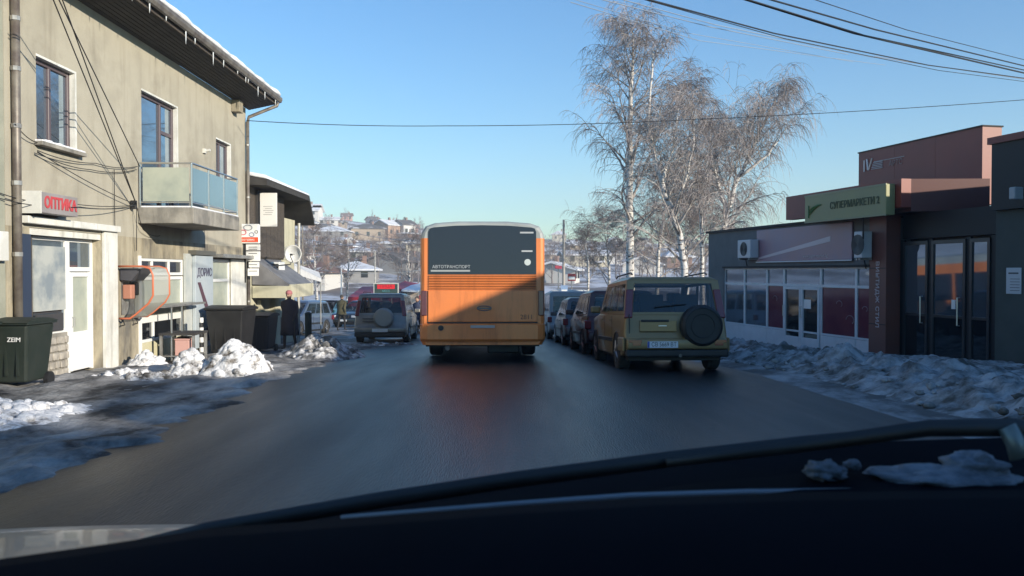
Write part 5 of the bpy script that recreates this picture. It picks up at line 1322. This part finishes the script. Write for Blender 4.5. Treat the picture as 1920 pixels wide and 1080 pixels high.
# ================================================================== BIRCHES
def in_tree(rs, stems, crown_r, twig_n, twig_len, droop=1.0, limb_every=.8, base_r=.16, fill=1.0):
    """stems: list of polylines (local).  returns bark, limbs, twigs builders"""
    bark = MB(); limb = MB(); twig = MB(); starts = []
    for st, r0 in stems:
        n = len(st); pts = []
        for a, b_ in zip(st, st[1:]):
            a, b_ = Vector(a), Vector(b_)
            for k in range(4): pts.append(a.lerp(b_, k / 4) + Vector((rs.uniform(-.04, .04), rs.uniform(-.04, .04), 0)))
        pts.append(Vector(st[-1])); N = len(pts)
        rad = [r0 * (1 - .93 * i / (N - 1)) ** .9 for i in range(N)]
        bark.tube(pts, rad, 8)
        zb, ztp = pts[0].z, pts[-1].z; zlo = zb + (ztp - zb) * .16
        length = sum((pts[i + 1] - pts[i]).length for i in range(N - 1)); nl = int(length / limb_every)
        for q in range(nl):
            f = .16 + .82 * (q + rs.random()) / nl; i = min(N - 2, int(f * (N - 1))); p = pts[i].lerp(pts[i + 1], f * (N - 1) - i)
            az = rs.uniform(0, 6.283); up = rs.uniform(.45, 1.3) + .6 * f
            ln = crown_r * (1.35 - 1.0 * f) * rs.uniform(.6, 1.15)
            d = Vector((math.cos(az), math.sin(az), up)).normalized(); lp = [p]; seg = 7
            for s_ in range(seg):
                d = (d + Vector((rs.uniform(-.17, .17), rs.uniform(-.17, .17), rs.uniform(-.10, .10) - .045 * droop * (s_ / seg) * 2.2))).normalized()
                lp.append(lp[-1] + d * ln / seg)
            lr = rad[i] * .42
            limb.tube(lp, [max(.010, lr * (1 - s_ / (seg + .5))) for s_ in range(seg + 1)], 5, False)
            for s_ in range(2, seg + 1): starts.append((lp[s_], (lp[s_] - lp[s_ - 1]).normalized(), ln))
            # sub limbs
            for s_ in range(2, seg + 1):
                for c in range(2):
                    d2 = ((lp[s_] - lp[s_ - 1]).normalized() + Vector((rs.uniform(-.9, .9), rs.uniform(-.9, .9), rs.uniform(-.2, .7)))).normalized(); l2 = ln * rs.uniform(.22, .42); sp = [lp[s_]]
                    for e in range(4):
                        d2 = (d2 + Vector((rs.uniform(-.2, .2), rs.uniform(-.2, .2), -.22 * droop))).normalized(); sp.append(sp[-1] + d2 * l2 / 4)
                    limb.tube(sp, [max(.007, lr * .35 * (1 - e / 5)) for e in range(5)], 3, False)
                    starts += [(sp[e], d2, l2) for e in (2, 3, 4)]
    for q in range(twig_n):
        p, d, ln = starts[rs.randrange(len(starts))]
        d = (d * .6 + Vector((rs.uniform(-.8, .8), rs.uniform(-.8, .8), rs.uniform(-.3, .5)))).normalized(); L = twig_len * rs.uniform(.3, 1.0); tp = [p]
        for s_ in range(5):
            d = (d + Vector((rs.uniform(-.1, .1), rs.uniform(-.1, .1), -.34 * droop))).normalized(); tp.append(tp[-1] + d * L / 5)
        twig.tube(tp, [.009, .008, .007, .006, .0045, .003], 3, False)
        if rs.random() < .6:
            s0 = tp[2]; d3 = (d + Vector((rs.uniform(-.8, .8), rs.uniform(-.8, .8), .1))).normalized()
            twig.tube([s0, s0 + d3 * L * .2, s0 + (d3 + Vector((0, 0, -.6 * droop))).normalized() * L * .4], [.006, .005, .003], 3, False)
    return bark, limb, twig
def birch(label, base_uv_Y, stem_uv, r0, crown_r, twig_n, twig_len, seed, extra=(), droop=1.0, le=.55, name='birch_tree', twm=None):
    rs = random.Random(seed); u, v, Y = base_uv_Y; b0 = P(u, v, Y); zg = ground_z(b0.x, Y); base = Vector((b0.x, Y, zg))
    def conv(lst): 
        out = []
        for uu, vv, dy in lst:
            p = P(uu, vv, Y + dy); out.append(tuple(p - base))
        return out
    st = [((0, 0, 0),) + tuple(conv(stem_uv))]; stems = [(list(st[0]), r0)]
    for e, re in extra: stems.append((conv(e), re))
    t = thing(name, label, 'tree', base, 0, 'birches behind the low shop')
    a, b_, c = in_tree(rs, stems, crown_r, twig_n, twig_len, droop, le)
    a.build('trunk', M_bark, t, smooth=True, fix=False); b_.build('limbs', M_limb, t, fix=False); c.build('crown', twm or M_twig, t, fix=False)
birch('tall straight white birch, nearest to the bus', (1182, 520, 45), [(1182, 430, 0), (1180, 300, 0), (1183, 180, .3), (1187, 110, 0), (1185, 52, 0)], .24, 4.6, 3500, 1.15, 11, le=.36)
birch('leaning white birch with a bright forked trunk right of the tall straight birch', (1288, 540, 42), [(1283, 505, 0), (1276, 440, 0), (1248, 365, 0), (1228, 300, .4), (1215, 230, .5), (1222, 130, .5), (1226, 88, .5)], .20, 3.6, 2600, 1.1, 12,
      extra=((((1262, 400, 0), (1285, 340, -.6), (1300, 270, -1), (1305, 200, -1)), .09), (((1240, 340, 0), (1262, 280, .8), (1275, 190, 1.0)), .08)), le=.38)
birch('spreading birch rising behind the low shop roof, rightmost of the birches', (1352, 560, 44), [(1356, 430, 0), (1378, 350, 0), (1410, 280, .3), (1440, 215, .5), (1465, 165, .5)], .17, 4.0, 2800, 1.5, 13,
      extra=((((1362, 400, 0), (1345, 340, .5), (1330, 270, .5), (1335, 215, .5)), .10), (((1390, 330, 0), (1440, 290, -.5), (1475, 240, -.5)), .09)), droop=1.25, le=.36)
birch('thin greyish birch behind the leaning birch', (1318, 540, 54), [(1316, 430, 0), (1312, 330, 0), (1300, 240, 0), (1295, 150, 0)], .15, 4.0, 3600, 1.1, 14, le=.42, twm=M_darktwig)
birch('dense grey brown tree between the leaning and the rightmost birch', (1390, 540, 58), [(1372, 440, 0), (1345, 330, 0), (1338, 250, 0)], .16, 4.4, 3400, 1.0, 15, le=.36, twm=M_darktwig)
birch('low grey tree behind the tall straight birch', (1230, 540, 60), [(1236, 470, 0), (1246, 400, 0), (1250, 330, 0)], .16, 5.0, 4200, 1.1, 16, le=.4, twm=M_darktwig)
birch('small bare tree beside the concrete pole', (1100, 540, 62), [(1104, 500, 0), (1100, 470, 0), (1096, 440, 0)], .10, 2.4, 1000, .8, 17, le=.45, twm=M_darktwig, droop=.4)
birch('bare tree left of the car park under the hillside', (596, 560, 70), [(592, 520, 0), (588, 480, 0), (590, 440, 0)], .14, 3.0, 1200, .8, 18, le=.45, twm=M_darktwig, droop=.2)
birch('bare tree behind the car park near the pale pole', (650, 560, 85), [(652, 525, 0), (655, 490, 0), (652, 470, 0)], .14, 3.4, 1200, .8, 19, le=.45, twm=M_darktwig, droop=.2)
birch('bare dark tree right of the red kiosk', (770, 560, 80), [(768, 520, 0), (765, 485, 0), (767, 460, 0)], .14, 3.6, 1500, .8, 20, le=.4, twm=M_darktwig, droop=.2)
birch('wide brown thicket tree behind the gold car', (1290, 540, 66), [(1288, 500, 0), (1284, 450, 0), (1290, 390, 0)], .16, 5.6, 4200, 1.1, 41, le=.4, twm=M_darktwig, droop=.6)
birch('brown thicket tree left of the tall straight birch', (1140, 545, 70), [(1142, 500, 0), (1138, 460, 0), (1140, 420, 0)], .14, 4.6, 3000, 1.0, 42, le=.4, twm=M_darktwig, droop=.6)
# unseen bare tree added right of frame to dapple the left facade
def off_tree():
    rs = random.Random(31); t = thing('dapple_tree', 'unseen bare tree beyond the right border, added for its dappled shade', 'tree', (10.2, -4.9, .4), 0)
    a, b_, c = in_tree(rs, [([(0, 0, 0), (.1, 0, 3), (0, .1, 6), (.1, 0, 9)], .2)], 2.6, 1500, .9, .3, .3)
    a.build('trunk', M_limb, t, fix=False); b_.build('limbs', M_limb, t, fix=False); c.build('crown', M_darktwig, t, fix=False)
off_tree()

# ================================================================== HILLSIDE
def on_hill(u, v):
    y = 95.0
    while y < 560:
        p = P(u, v, y)
        if p.z < ground_z(p.x, y): return Vector((p.x, y, ground_z(p.x, y)))
        y += 2
    p = P(u, v, 500); return Vector((p.x, 500, ground_z(p.x, 500)))
HM = {'cream': mat('h_cream', (.50, .46, .36), .9), 'white': mat('h_white', (.62, .60, .57), .9), 'brick': mat('h_brick', (.24, .15, .12), .9), 'orange': mat('h_orange', (.42, .27, .19), .9),
      'grey': mat('h_grey', (.30, .29, .28), .9), 'pink': mat('h_pink', (.48, .28, .24), .9), 'tan': mat('h_tan', (.36, .29, .22), .9)}
ROOFW = mat('roof_snow_thick', (.78, .79, .82), .7, c2=(.55, .53, .54), scale=.35, lo=.5, hi=.7); ROOFB = mat('roof_brown', (.16, .085, .07), .9, c2=(.6, .6, .62), scale=.4, lo=.55, hi=.62); ROOFD = mat('roof_dark', (.09, .085, .09), .9, c2=(.5, .5, .52), scale=.3, lo=.56, hi=.64)
RN = {'snowy': ROOFW, 'brown': ROOFB, 'dark': ROOFD}
GH = 'houses on the far hillside'
def house(u, v, wpx, hpx, wall, roof, hip=True, yaw=0, label=None, rpx=None):
    p = on_hill(u, v); s = p.y / F; w_ = wpx * s / 2; h = hpx * s; d = max(w_ * .8, 4.0); rh = (rpx or hpx * .6) * s
    t = thing('hillside_house', label, 'house', p, R(yaw), GH)
    MB().box(-w_, w_, -d, d, -5, h).build('wall', HM[wall], t)
    o = .7; zt = h
    if hip:
        k = min(w_, d) * .9
        m = MB().add([(-w_ - o, -d - o, zt), (w_ + o, -d - o, zt), (w_ + o, d + o, zt), (-w_ - o, d + o, zt), (-w_ + k, 0, zt + rh), (w_ - k, 0, zt + rh), (-w_ - o, -d - o, zt - .25), (w_ + o, -d - o, zt - .25), (w_ + o, d + o, zt - .25), (-w_ - o, d + o, zt - .25)],
                     [(0, 1, 5, 4), (1, 2, 5), (2, 3, 4, 5), (3, 0, 4), (6, 7, 1, 0), (7, 8, 2, 1), (8, 9, 3, 2), (9, 6, 0, 3), (6, 9, 8, 7)])
    else:
        m = MB().prism([(-d - o, zt - .1), (0, zt + rh), (d + o, zt - .1), (d + o, zt - .4), (0, zt + rh - .35), (-d - o, zt - .4)], -w_ - o, w_ + o, 'x')
        MB().prism([(-d, zt - .01), (0, zt + rh - .4), (d, zt - .01)], -w_ + .01, w_ - .01, 'x').build('gable', HM[wall], t)
    m.build('roof', RN[roof], t)
    MB().box(w_ * .3, w_ * .3 + .7, -.4, .3, zt + rh * .4, zt + rh + .9).build('chimney', HM['brick'], t)
    n = max(2, int(w_ * 2 / 3.2)); rows = 2 if h > 5 else 1
    for r_ in range(rows):
        for i in range(n):
            x = -w_ + (i + .5) * 2 * w_ / n; zz = (h / rows) * r_ + h / rows * .3
            MB().box(x - .55, x + .55, -d - .04, -d + .02, zz, zz + min(1.4, h / rows * .5)).build('window', M_glass_dark, t)
house(688, 449, 62, 20, 'tan', 'dark', True, 15, 'tan house with a dark hipped roof high on the hillside', 9)
house(725, 446, 34, 24, 'orange', 'snowy', False, 55, 'orange gabled house just right of the tan hillside house', 10)
house(757, 444, 26, 22, 'white', 'dark', False, 40, 'white narrow house right of the orange hillside house', 9)
house(680, 492, 46, 20, 'grey', 'snowy', True, 0, 'pale grey house with a bright white hipped roof, middle of the slope', 9)
house(600, 541, 56, 32, 'white', 'brown', True, -8, 'white house with a broad brown roof low on the slope behind the car park', 18)
house(668, 528, 76, 22, 'grey', 'snowy', True, 5, 'long low house under a wide snowy roof right of the brown roofed house', 15)
house(738, 512, 54, 22, 'grey', 'dark', False, 70, 'grey house with a dark gable near the right end of the left slope', 15)
house(614, 423, 40, 10, 'white', 'snowy', False, 10, 'small white house near the skyline at the left')
house(625, 446, 64, 12, 'grey', 'snowy', True, 0, 'wide snowy roofed house above the brown roofed house', 10)
house(585, 470, 40, 12, 'tan', 'snowy', True, 12, 'tan house with a snowy roof at the left edge of the slope', 9)
house(575, 420, 52, 24, 'white', 'snowy', False, 0, 'large white roofed building just right of the dark timber house', 13)
house(640, 470, 34, 9, 'pink', 'snowy', False, 30, 'small pink house in the middle of the left slope')
house(775, 470, 30, 14, 'cream', 'snowy', True, 10, 'cream house partly behind the left edge of the bus')
house(1095, 498, 82, 20, 'cream', 'snowy', False, 5, 'yellowish building with a row of windows between the birch and the concrete pole', 8)
house(1150, 494, 30, 22, 'white', 'dark', False, 0, 'white house right of the yellowish building', 8)
house(1205, 512, 44, 16, 'white', 'snowy', False, 80, 'white gabled house behind the trunk of the tall birch', 16)
house(1040, 530, 34, 26, 'white', 'snowy', False, 70, 'white house with a steep roof just right of the bus', 14)
house(1048, 452, 26, 12, 'cream', 'snowy', True, 0, 'small cream house near the skyline right of the bus')
house(1075, 470, 30, 11, 'tan', 'snowy', False, 20, 'tan house above the yellowish building')
house(1260, 500, 50, 18, 'brick', 'snowy', True, 15, 'brick house seen through the leaning birch')
house(1305, 480, 44, 16, 'tan', 'dark', False, 60, 'tan gabled house seen just left of the low shop')
rh = random.Random(77); cnt = 0; used = []
adj = {}
combos = [(w_, r_, sd) for w_ in ('cream', 'white', 'grey', 'tan', 'brick', 'pink', 'orange') for r_ in ('snowy', 'brown', 'dark') for sd in (0, 0, 1) if not (w_ in ('pink', 'orange') and sd)]
seen = set(); rh.shuffle(combos)
for wl, rf, sd in combos:
    for tr in range(12):
        u = rh.uniform(555, 785) if not sd else rh.uniform(1030, 1330); v = rh.uniform(412, 500) if not sd else rh.uniform(452, 500)
        if not any(abs(u - a) < 18 and abs(v - b_) < 8 for a, b_ in used): break
    else: continue
    used.append((u, v)); hp = rh.random() < .5
    lb = 'small %s walled hillside house with a %s %s roof, %s of the bus' % (wl, rf, 'hipped' if hp else 'gabled', 'right' if sd else 'left')
    if lb in seen: continue
    seen.add(lb); house(u, v, rh.uniform(16, 30), rh.uniform(6, 10), wl, rf if rh.random() < 2 else rf, hp, rh.uniform(-40, 40), lb)
# hillside trees
def hill_trees():
    protos = []
    for k in range(4):
        rs = random.Random(100 + k)
        a, b_, c = in_tree(rs, [([(0, 0, 0), (.1, 0, 2), (0, .1, 4.5), (.1, 0, 7)], .16)], 2.6, 260, 1.1, .1, .55)
        for q in (b_, a): c.add(q.v, q.f)
        # thicken twigs a little is not needed; clustered twigs read as haze
        protos.append(c)
    mats_ = [mat('scrub_brown', (.15, .12, .11), .9, c2=(.22, .19, .18), scale=.5), mat('scrub_grey', (.22, .19, .19), .9, c2=(.15, .12, .12), scale=.5)]
    meshes = []
    for k, c in enumerate(protos):
        o = c.build('bare_tree', mats_[k % 2], None, fix=False); meshes.append(o)
    rs = random.Random(55); first = list(meshes)
    for i in range(310):
        u = rs.uniform(545, 800) if rs.random() < .5 else rs.uniform(1015, 1400); v = rs.uniform(412, 540) if u < 900 else rs.uniform(450, 535)
        if any(abs(u - hu) < hw and -hh < v - hv < 4 for hu, hv, hw, hh in ((688, 449, 30, 20), (680, 492, 24, 20), (600, 541, 26, 32), (1095, 498, 40, 20))): continue
        p = on_hill(u, v)
        o = first.pop() if first else meshes[i % 4].copy()
        if o.name not in COL.objects: COL.objects.link(o)
        s = rs.uniform(.45, .95); o.location = p - Vector((0, 0, .3)); o.scale = (s, s, s * rs.uniform(.8, 1.1)); o.rotation_euler = (0, 0, rs.uniform(0, 6))
        tag(o, 'bare brown tree among the snowy houses on the left slope' if u < 900 else 'bare brown tree on the wooded slope right of the bus', 'tree', 'bare trees on the far hillside')
    # evergreens on the skyline
    for (u, v, h) in ((758, 425, 18), (750, 424, 13), (766, 425, 12), (565, 402, 14)):
        p = on_hill(u, v); s = p.y / F; H_ = h * s; m = MB(); r2 = random.Random(u)
        for q in range(260):
            f = r2.random(); a = r2.uniform(0, 6.28); rr = (1 - f) * H_ * .38 * r2.uniform(.5, 1) + .1; c = Vector((rr * math.cos(a), rr * math.sin(a), .1 * H_ + f * H_ * .9)); e = H_ * .06
            m.add([c + Vector((r2.uniform(-e, e), r2.uniform(-e, e), r2.uniform(-e, e))) for _ in range(3)], [(0, 1, 2)])
        t = thing('evergreen_tree', 'dark evergreen on the hill skyline, %s' % {758: 'tallest of the three left of the bus', 750: 'left of the tallest one', 766: 'right of the tallest one', 565: 'far left above the timber house'}[u], 'tree', p, 0, 'evergreens on the skyline')
        m.build('crown', mat('evergreen', (.035, .06, .045), .9), t, fix=False); MB().tube([(0, 0, -.5), (0, 0, H_ * .8)], [.3, .05], 6).build('trunk', M_limb, t)
hill_trees()

# ================================================================== KIOSK, BILLBOARD, POLES
def kiosk():
    a = P(668, 575, 58); z = prof(58)
    t = thing('red_kiosk', 'red market kiosk with a snowy awning roof behind the silver off-road car', 'kiosk', (a.x, 58, z), 0)
    s = F / 58; q = lambda u: (u - 668) / s
    RM = mat('kiosk_red', (.50, .03, .05), .5, c2=(.42, .03, .045), scale=.6)
    zz = lambda v: 1.35 + (510 - v) / s - z
    MB().box(q(668), q(758), 0, 4, 0, zz(560)).build('wall', mat('kiosk_wall', (.42, .05, .06), .7), t)
    MB().hexa([(q(660), -1.4, zz(564)), (q(790), -1.4, zz(564)), (q(790), 4, zz(545)), (q(660), 4, zz(545))], [(q(660), -1.4, zz(556)), (q(790), -1.4, zz(556)), (q(790), 4, zz(539)), (q(660), 4, zz(539))]).build('awning', RM, t)
    MB().box(q(660), q(790), -1.45, -1.401, zz(573), zz(557)).build('awning_valance', RM, t)
    MB().hexa([(q(735), -.5, zz(541)), (q(785), -2, zz(548)), (q(790), 4, zz(540)), (q(745), 4, zz(532))], [(q(735), -.5, zz(538)), (q(785), -2, zz(545)), (q(790), 4, zz(536)), (q(745), 4, zz(528))]).build('second_roof', RM, t)
    MB().hexa([(q(760), -2, zz(545)), (q(790), -2.2, zz(547)), (q(795), 4, zz(537)), (q(765), 4, zz(536))], [(q(760), -2, zz(542)), (q(790), -2.2, zz(544)), (q(795), 4, zz(533)), (q(765), 4, zz(533))]).build('roof_snow', M_snow, t)
    MB().box(q(764), q(788), -1.5, 3, 0, zz(546)).build('side_wall', mat('kiosk_cream', (.60, .50, .42), .8), t)
    for u in (690, 712, 740): MB().box(q(u), q(u + 12), -.05, -.001, .9, 1.9).build('window', M_glass_dark, t)
    for u in (668, 758): MB().tube([(q(u), -1.35, 0), (q(u), -1.35, zz(566))], .05, 6).build('post', M_wframe, t)
    b = P(724, 541, 50); s2 = F / 50; wd = 23.5 / s2; hh = 10.5 / s2
    t = thing('advert_board', 'framed red advert panel with a blue green lower strip above the red kiosk', 'sign', (b.x, 50, b.z), 0)
    MB().box(-wd, wd, -.03, .08, -hh, hh).build('frame', mat('frame_pale', (.50, .50, .46), .5), t)
    MB().box(-wd + .06, wd - .06, -.04, -.031, -hh + .06, hh - .06).build('panel', mat('panel_dark', (.03, .06, .055), .5), t)
    MB().box(-wd + .22, wd - .22, -.05, -.041, -.02, hh - .09).build('red_field', mat('panel_red', (.70, .02, .03), .5), t)
    text('ПИЦА', .26, mat('panel_ink', (.35, .01, .02), .5), t, (0, -.052, .13), (math.pi / 2, 0, 0), ext=.002)
    text('МЕСО', .15, mat('panel_teal', (.10, .30, .34), .5), t, (0, -.045, -.15), (math.pi / 2, 0, 0), ext=.002)
    MB().tube([(-.3, .05, -hh), (-.3, .05, prof(50) - b.z)], .05, 6).tube([(.3, .05, -hh), (.3, .05, prof(50) - b.z)], .05, 6).build('posts', M_metal, t)
kiosk()
def pole(u, vb, vt, Y, label, lamp=None, r=.07, m_=None, cat='street lamp', name='street_lamp'):
    a = P(u, vt, Y); zg = ground_z(a.x, Y)
    t = thing(name, label, cat, (a.x, Y, zg), 0)
    MB().tube([(0, 0, 0), (0, 0, a.z - zg)], [r, r * .6], 8).build('pole', m_ or M_metal, t)
    if lamp:
        for s in lamp:
            MB().tube([(0, 0, a.z - zg - .1), (s * .7, 0, a.z - zg + .15)], .03, 5).build('arm', M_metal, t)
            MB().cbox((s * .9, 0, a.z - zg + .16), (.5, .22, .12)).build('lamp_head', M_black, t, bevel=.02)
    return t, a.z - zg
pole(567, 520, 392, 52, 'tall dark lamp post with two heads in front of the left hillside', (-1, 1), m_=M_pipe)
pole(640, 570, 503, 75, 'slim pale pole in the middle of the car park', None, .09, M_wframe, 'pole', 'utility_pole')
pole(703, 540, 470, 95, 'thin grey pole left of the advert board', None, .1, None, 'pole', 'utility_pole')
pt, ph = pole(1057, 560, 412, 52, 'concrete pole to the right of the bus', None, .11, mat('pole_concrete', (.38, .36, .34), .9), 'pole', 'utility_pole')
def road_sign(u, v, Y, wpx, hpx, m_, label, rim=None, txt=None):
    p = P(u, v, Y); s = F / Y; t = thing('road_sign', label, 'sign', (p.x, p.y, p.z), 0)
    a, b_ = wpx / s / 2, hpx / s / 2
    MB().box(-a, a, -.02, .02, -b_, b_).build('plate', m_, t)
    if rim: MB().box(-a * .8, a * .8, -.026, -.021, -b_ * .6, b_ * .2).build('symbol', rim, t)
    MB().tube([(0, .04, b_), (0, .04, prof(Y) - p.z)], .03, 6).build('post', M_metal, t)
road_sign(1072, 520, 48, 15, 14, mat('sign_brownred', (.28, .05, .05), .5), 'dark red square sign right of the concrete pole', M_wframe)
road_sign(1047, 501, 50, 13, 6, mat('sign_pinkred', (.60, .10, .14), .5), 'small pinkish red plate left of the concrete pole')
road_sign(1058, 545, 42, 13, 20, mat('sign_blue', (.25, .36, .55), .4), 'blue and white crossing sign beside the pale van', M_wframe)
# small bollard near the walking man
pp = P(578, 600, 30); z = ground_z(pp.x, 30)
bo = MB().lathe([(.12, 0), (.12, .9), (.13, .95), (.05, 1.0)], (0, 0, 0), 'z', 10).build('bollard', M_green, None); bo.location = (pp.x, 30, z); tag(bo, 'dark green litter post right of the person with the stick', 'litter bin')

# ================================================================== CABLES
def cable(label, pts, r=.012, m_=None, sag=0, group='cables over the street', name='cable'):
    """pts: world points; interpolated smoothly with sag"""
    pts = [Vector(p) for p in pts]; out = []
    for a, b_ in zip(pts, pts[1:]):
        for k in range(10):
            f = k / 10; q = a.lerp(b_, f); q.z -= sag * 4 * f * (1 - f); out.append(q)
    out.append(pts[-1])
    o0 = out[0].copy(); o = MB().tube([q - o0 for q in out], r, 5).build(name, m_ or M_cable, None); o.location = o0
    return tag(o, label, 'cable', group)
def C(u, v, Y): return P(u, v, Y)
cable('thick black cable bundle, lower strand of the pair running to the top right border', [C(1370, -10, 11), C(1600, 62, 14), C(1960, 146, 19)], .017)
cable('thin black cable running just above the thick bundle at top right', [C(1420, -8, 11), C(1640, 55, 14), C(1960, 133, 19)], .013)
cable('black cable close under the thick bundle at top right', [C(1392, -4, 11.2), C(1620, 66, 14.2), C(1960, 140, 19.2)], .012)
cable('black cable from the top middle down to the right shops', [C(1175, -12, 12), C(1450, 62, 16), C(1740, 122, 21), C(1960, 152, 26)], .014)
cable('cable painted sun-glint pale, starting above the tall birch, upper one', [C(1100, -8, 13), C(1330, 50, 17), C(1590, 102, 22)], .008, M_cable_glint)
cable('cable painted sun-glint pale, starting above the tall birch, lower one', [C(1140, -8, 13), C(1340, 46, 17), C(1640, 108, 22)], .008, M_cable_glint)
cable('faint lowest pale cable crossing the top of the tall birch', [C(1070, 4, 13), C(1310, 76, 17), C(1660, 122, 23)], .006, M_cable_glint)
cable('pale stretch painted as sun glint on the cable near the top right', [C(1640, 106, 21), C(1740, 122, 23), C(1960, 154, 28)], .011, M_cable_glint)
cable('fine pale cable just left of the pale pair, ending at the pole side', [C(1060, -6, 13), C(1290, 62, 17), C(1600, 116, 22)], .005, M_cable_glint)
cable('second black cable just under the one from the top middle', [C(1190, -6, 12.2), C(1470, 72, 16.2), C(1760, 132, 21), C(1960, 158, 26)], .008)
cable('thin black cable above all the others in the top right corner', [C(1500, -10, 12), C(1700, 56, 15), C(1960, 122, 19)], .007)
cable('single thin wire spanning the whole street from the corner house to the right', [onL(462, 226, -.3), C(830, 236, 24), C(1300, 224, 25), C(1960, 184, 26)], .010, sag=.05)
GW = 'wires on the corner house'
hub = onL(256, 384, -.12)
for i, (lb, pts) in enumerate((('wire from the upper left eave down to the wall hub, left strand', [onL(92, -20, -1.0), hub]), ('wire from the upper left eave down to the wall hub, right strand', [onL(110, -20, -1.0), hub]),
    ('wire ending at the balcony rail', [onL(101, -20, -1.1), onL(262, 312, -.3)]),
    ('wire from the left downpipe along the wall to the hub', [onL(0, 362, -.08), onL(110, 378, -.1), hub]), ('second wire sagging over the optician sign', [onL(0, 372, -.08), onL(150, 388, -.34), hub]),
    ('wire under the upper left window towards the balcony', [onL(70, 282, -.08), onL(180, 306, -.06), onL(258, 312, -.06)]), ('lower wire under the upper left window', [onL(70, 286, -.08), onL(170, 318, -.06), onL(256, 318, -.06)]),
    ('diagonal wire from the upper left window to the hub', [onL(70, 284, -.08), hub]), ('diagonal wire left of the window sill to the downpipe', [onL(72, 268, -.05), onL(28, 232, -.1)]), ('vertical wire down the wall from the hub', [hub, onL(256, 470, -.05)]),
    ('vertical wire beside the pillar', [onL(214, 318, -.04), onL(216, 470, -.04)]), ('short wire running into the second shop', [hub, onL(268, 430, -.1), onL(300, 442, -.1)]))):
    cable(lb, pts, .009 if i < 3 else .007, M_cable, sag=.05 if i > 2 else .0, group=GW, name='wall_wire')
hb_ = MB().cbox((0, 0, 0), (.10, .08, .16)).build('junction_box', M_black, None, bevel=.01); hb_.location = hub + Vector((-.05, 0, 0)); tag(hb_, 'dark junction box where the wall wires meet beside the balcony', 'junction box')
# distant wires over the car park
for i, (a, b_) in enumerate((((560, 403, 55), (790, 452, 55)), ((560, 446, 60), (790, 455, 60)), ((560, 500, 60), (790, 506, 70)))):
    cable(['upper far wire over the car park', 'middle far wire over the car park', 'lowest far wire over the car park'][i], [C(*a), C(*b_)], .015, M_cable_glint, sag=.4, group='far wires')

# ================================================================== HAZE
def haze():
    m = bpy.data.materials.new('haze_air'); m.use_nodes = True; n = m.node_tree.nodes; n.remove(n['Principled BSDF'])
    v = n.new('ShaderNodeVolumePrincipled'); v.inputs['Color'].default_value = (.90, .93, .98, 1); v.inputs['Density'].default_value = .0010; v.inputs['Anisotropy'].default_value = 0
    m.node_tree.links.new(v.outputs[0], n['Material Output'].inputs['Volume'])
    o = MB().box(-430, 430, -50, 650, -40, 60).build('haze', m, None); o['kind'] = 'stuff'
haze()
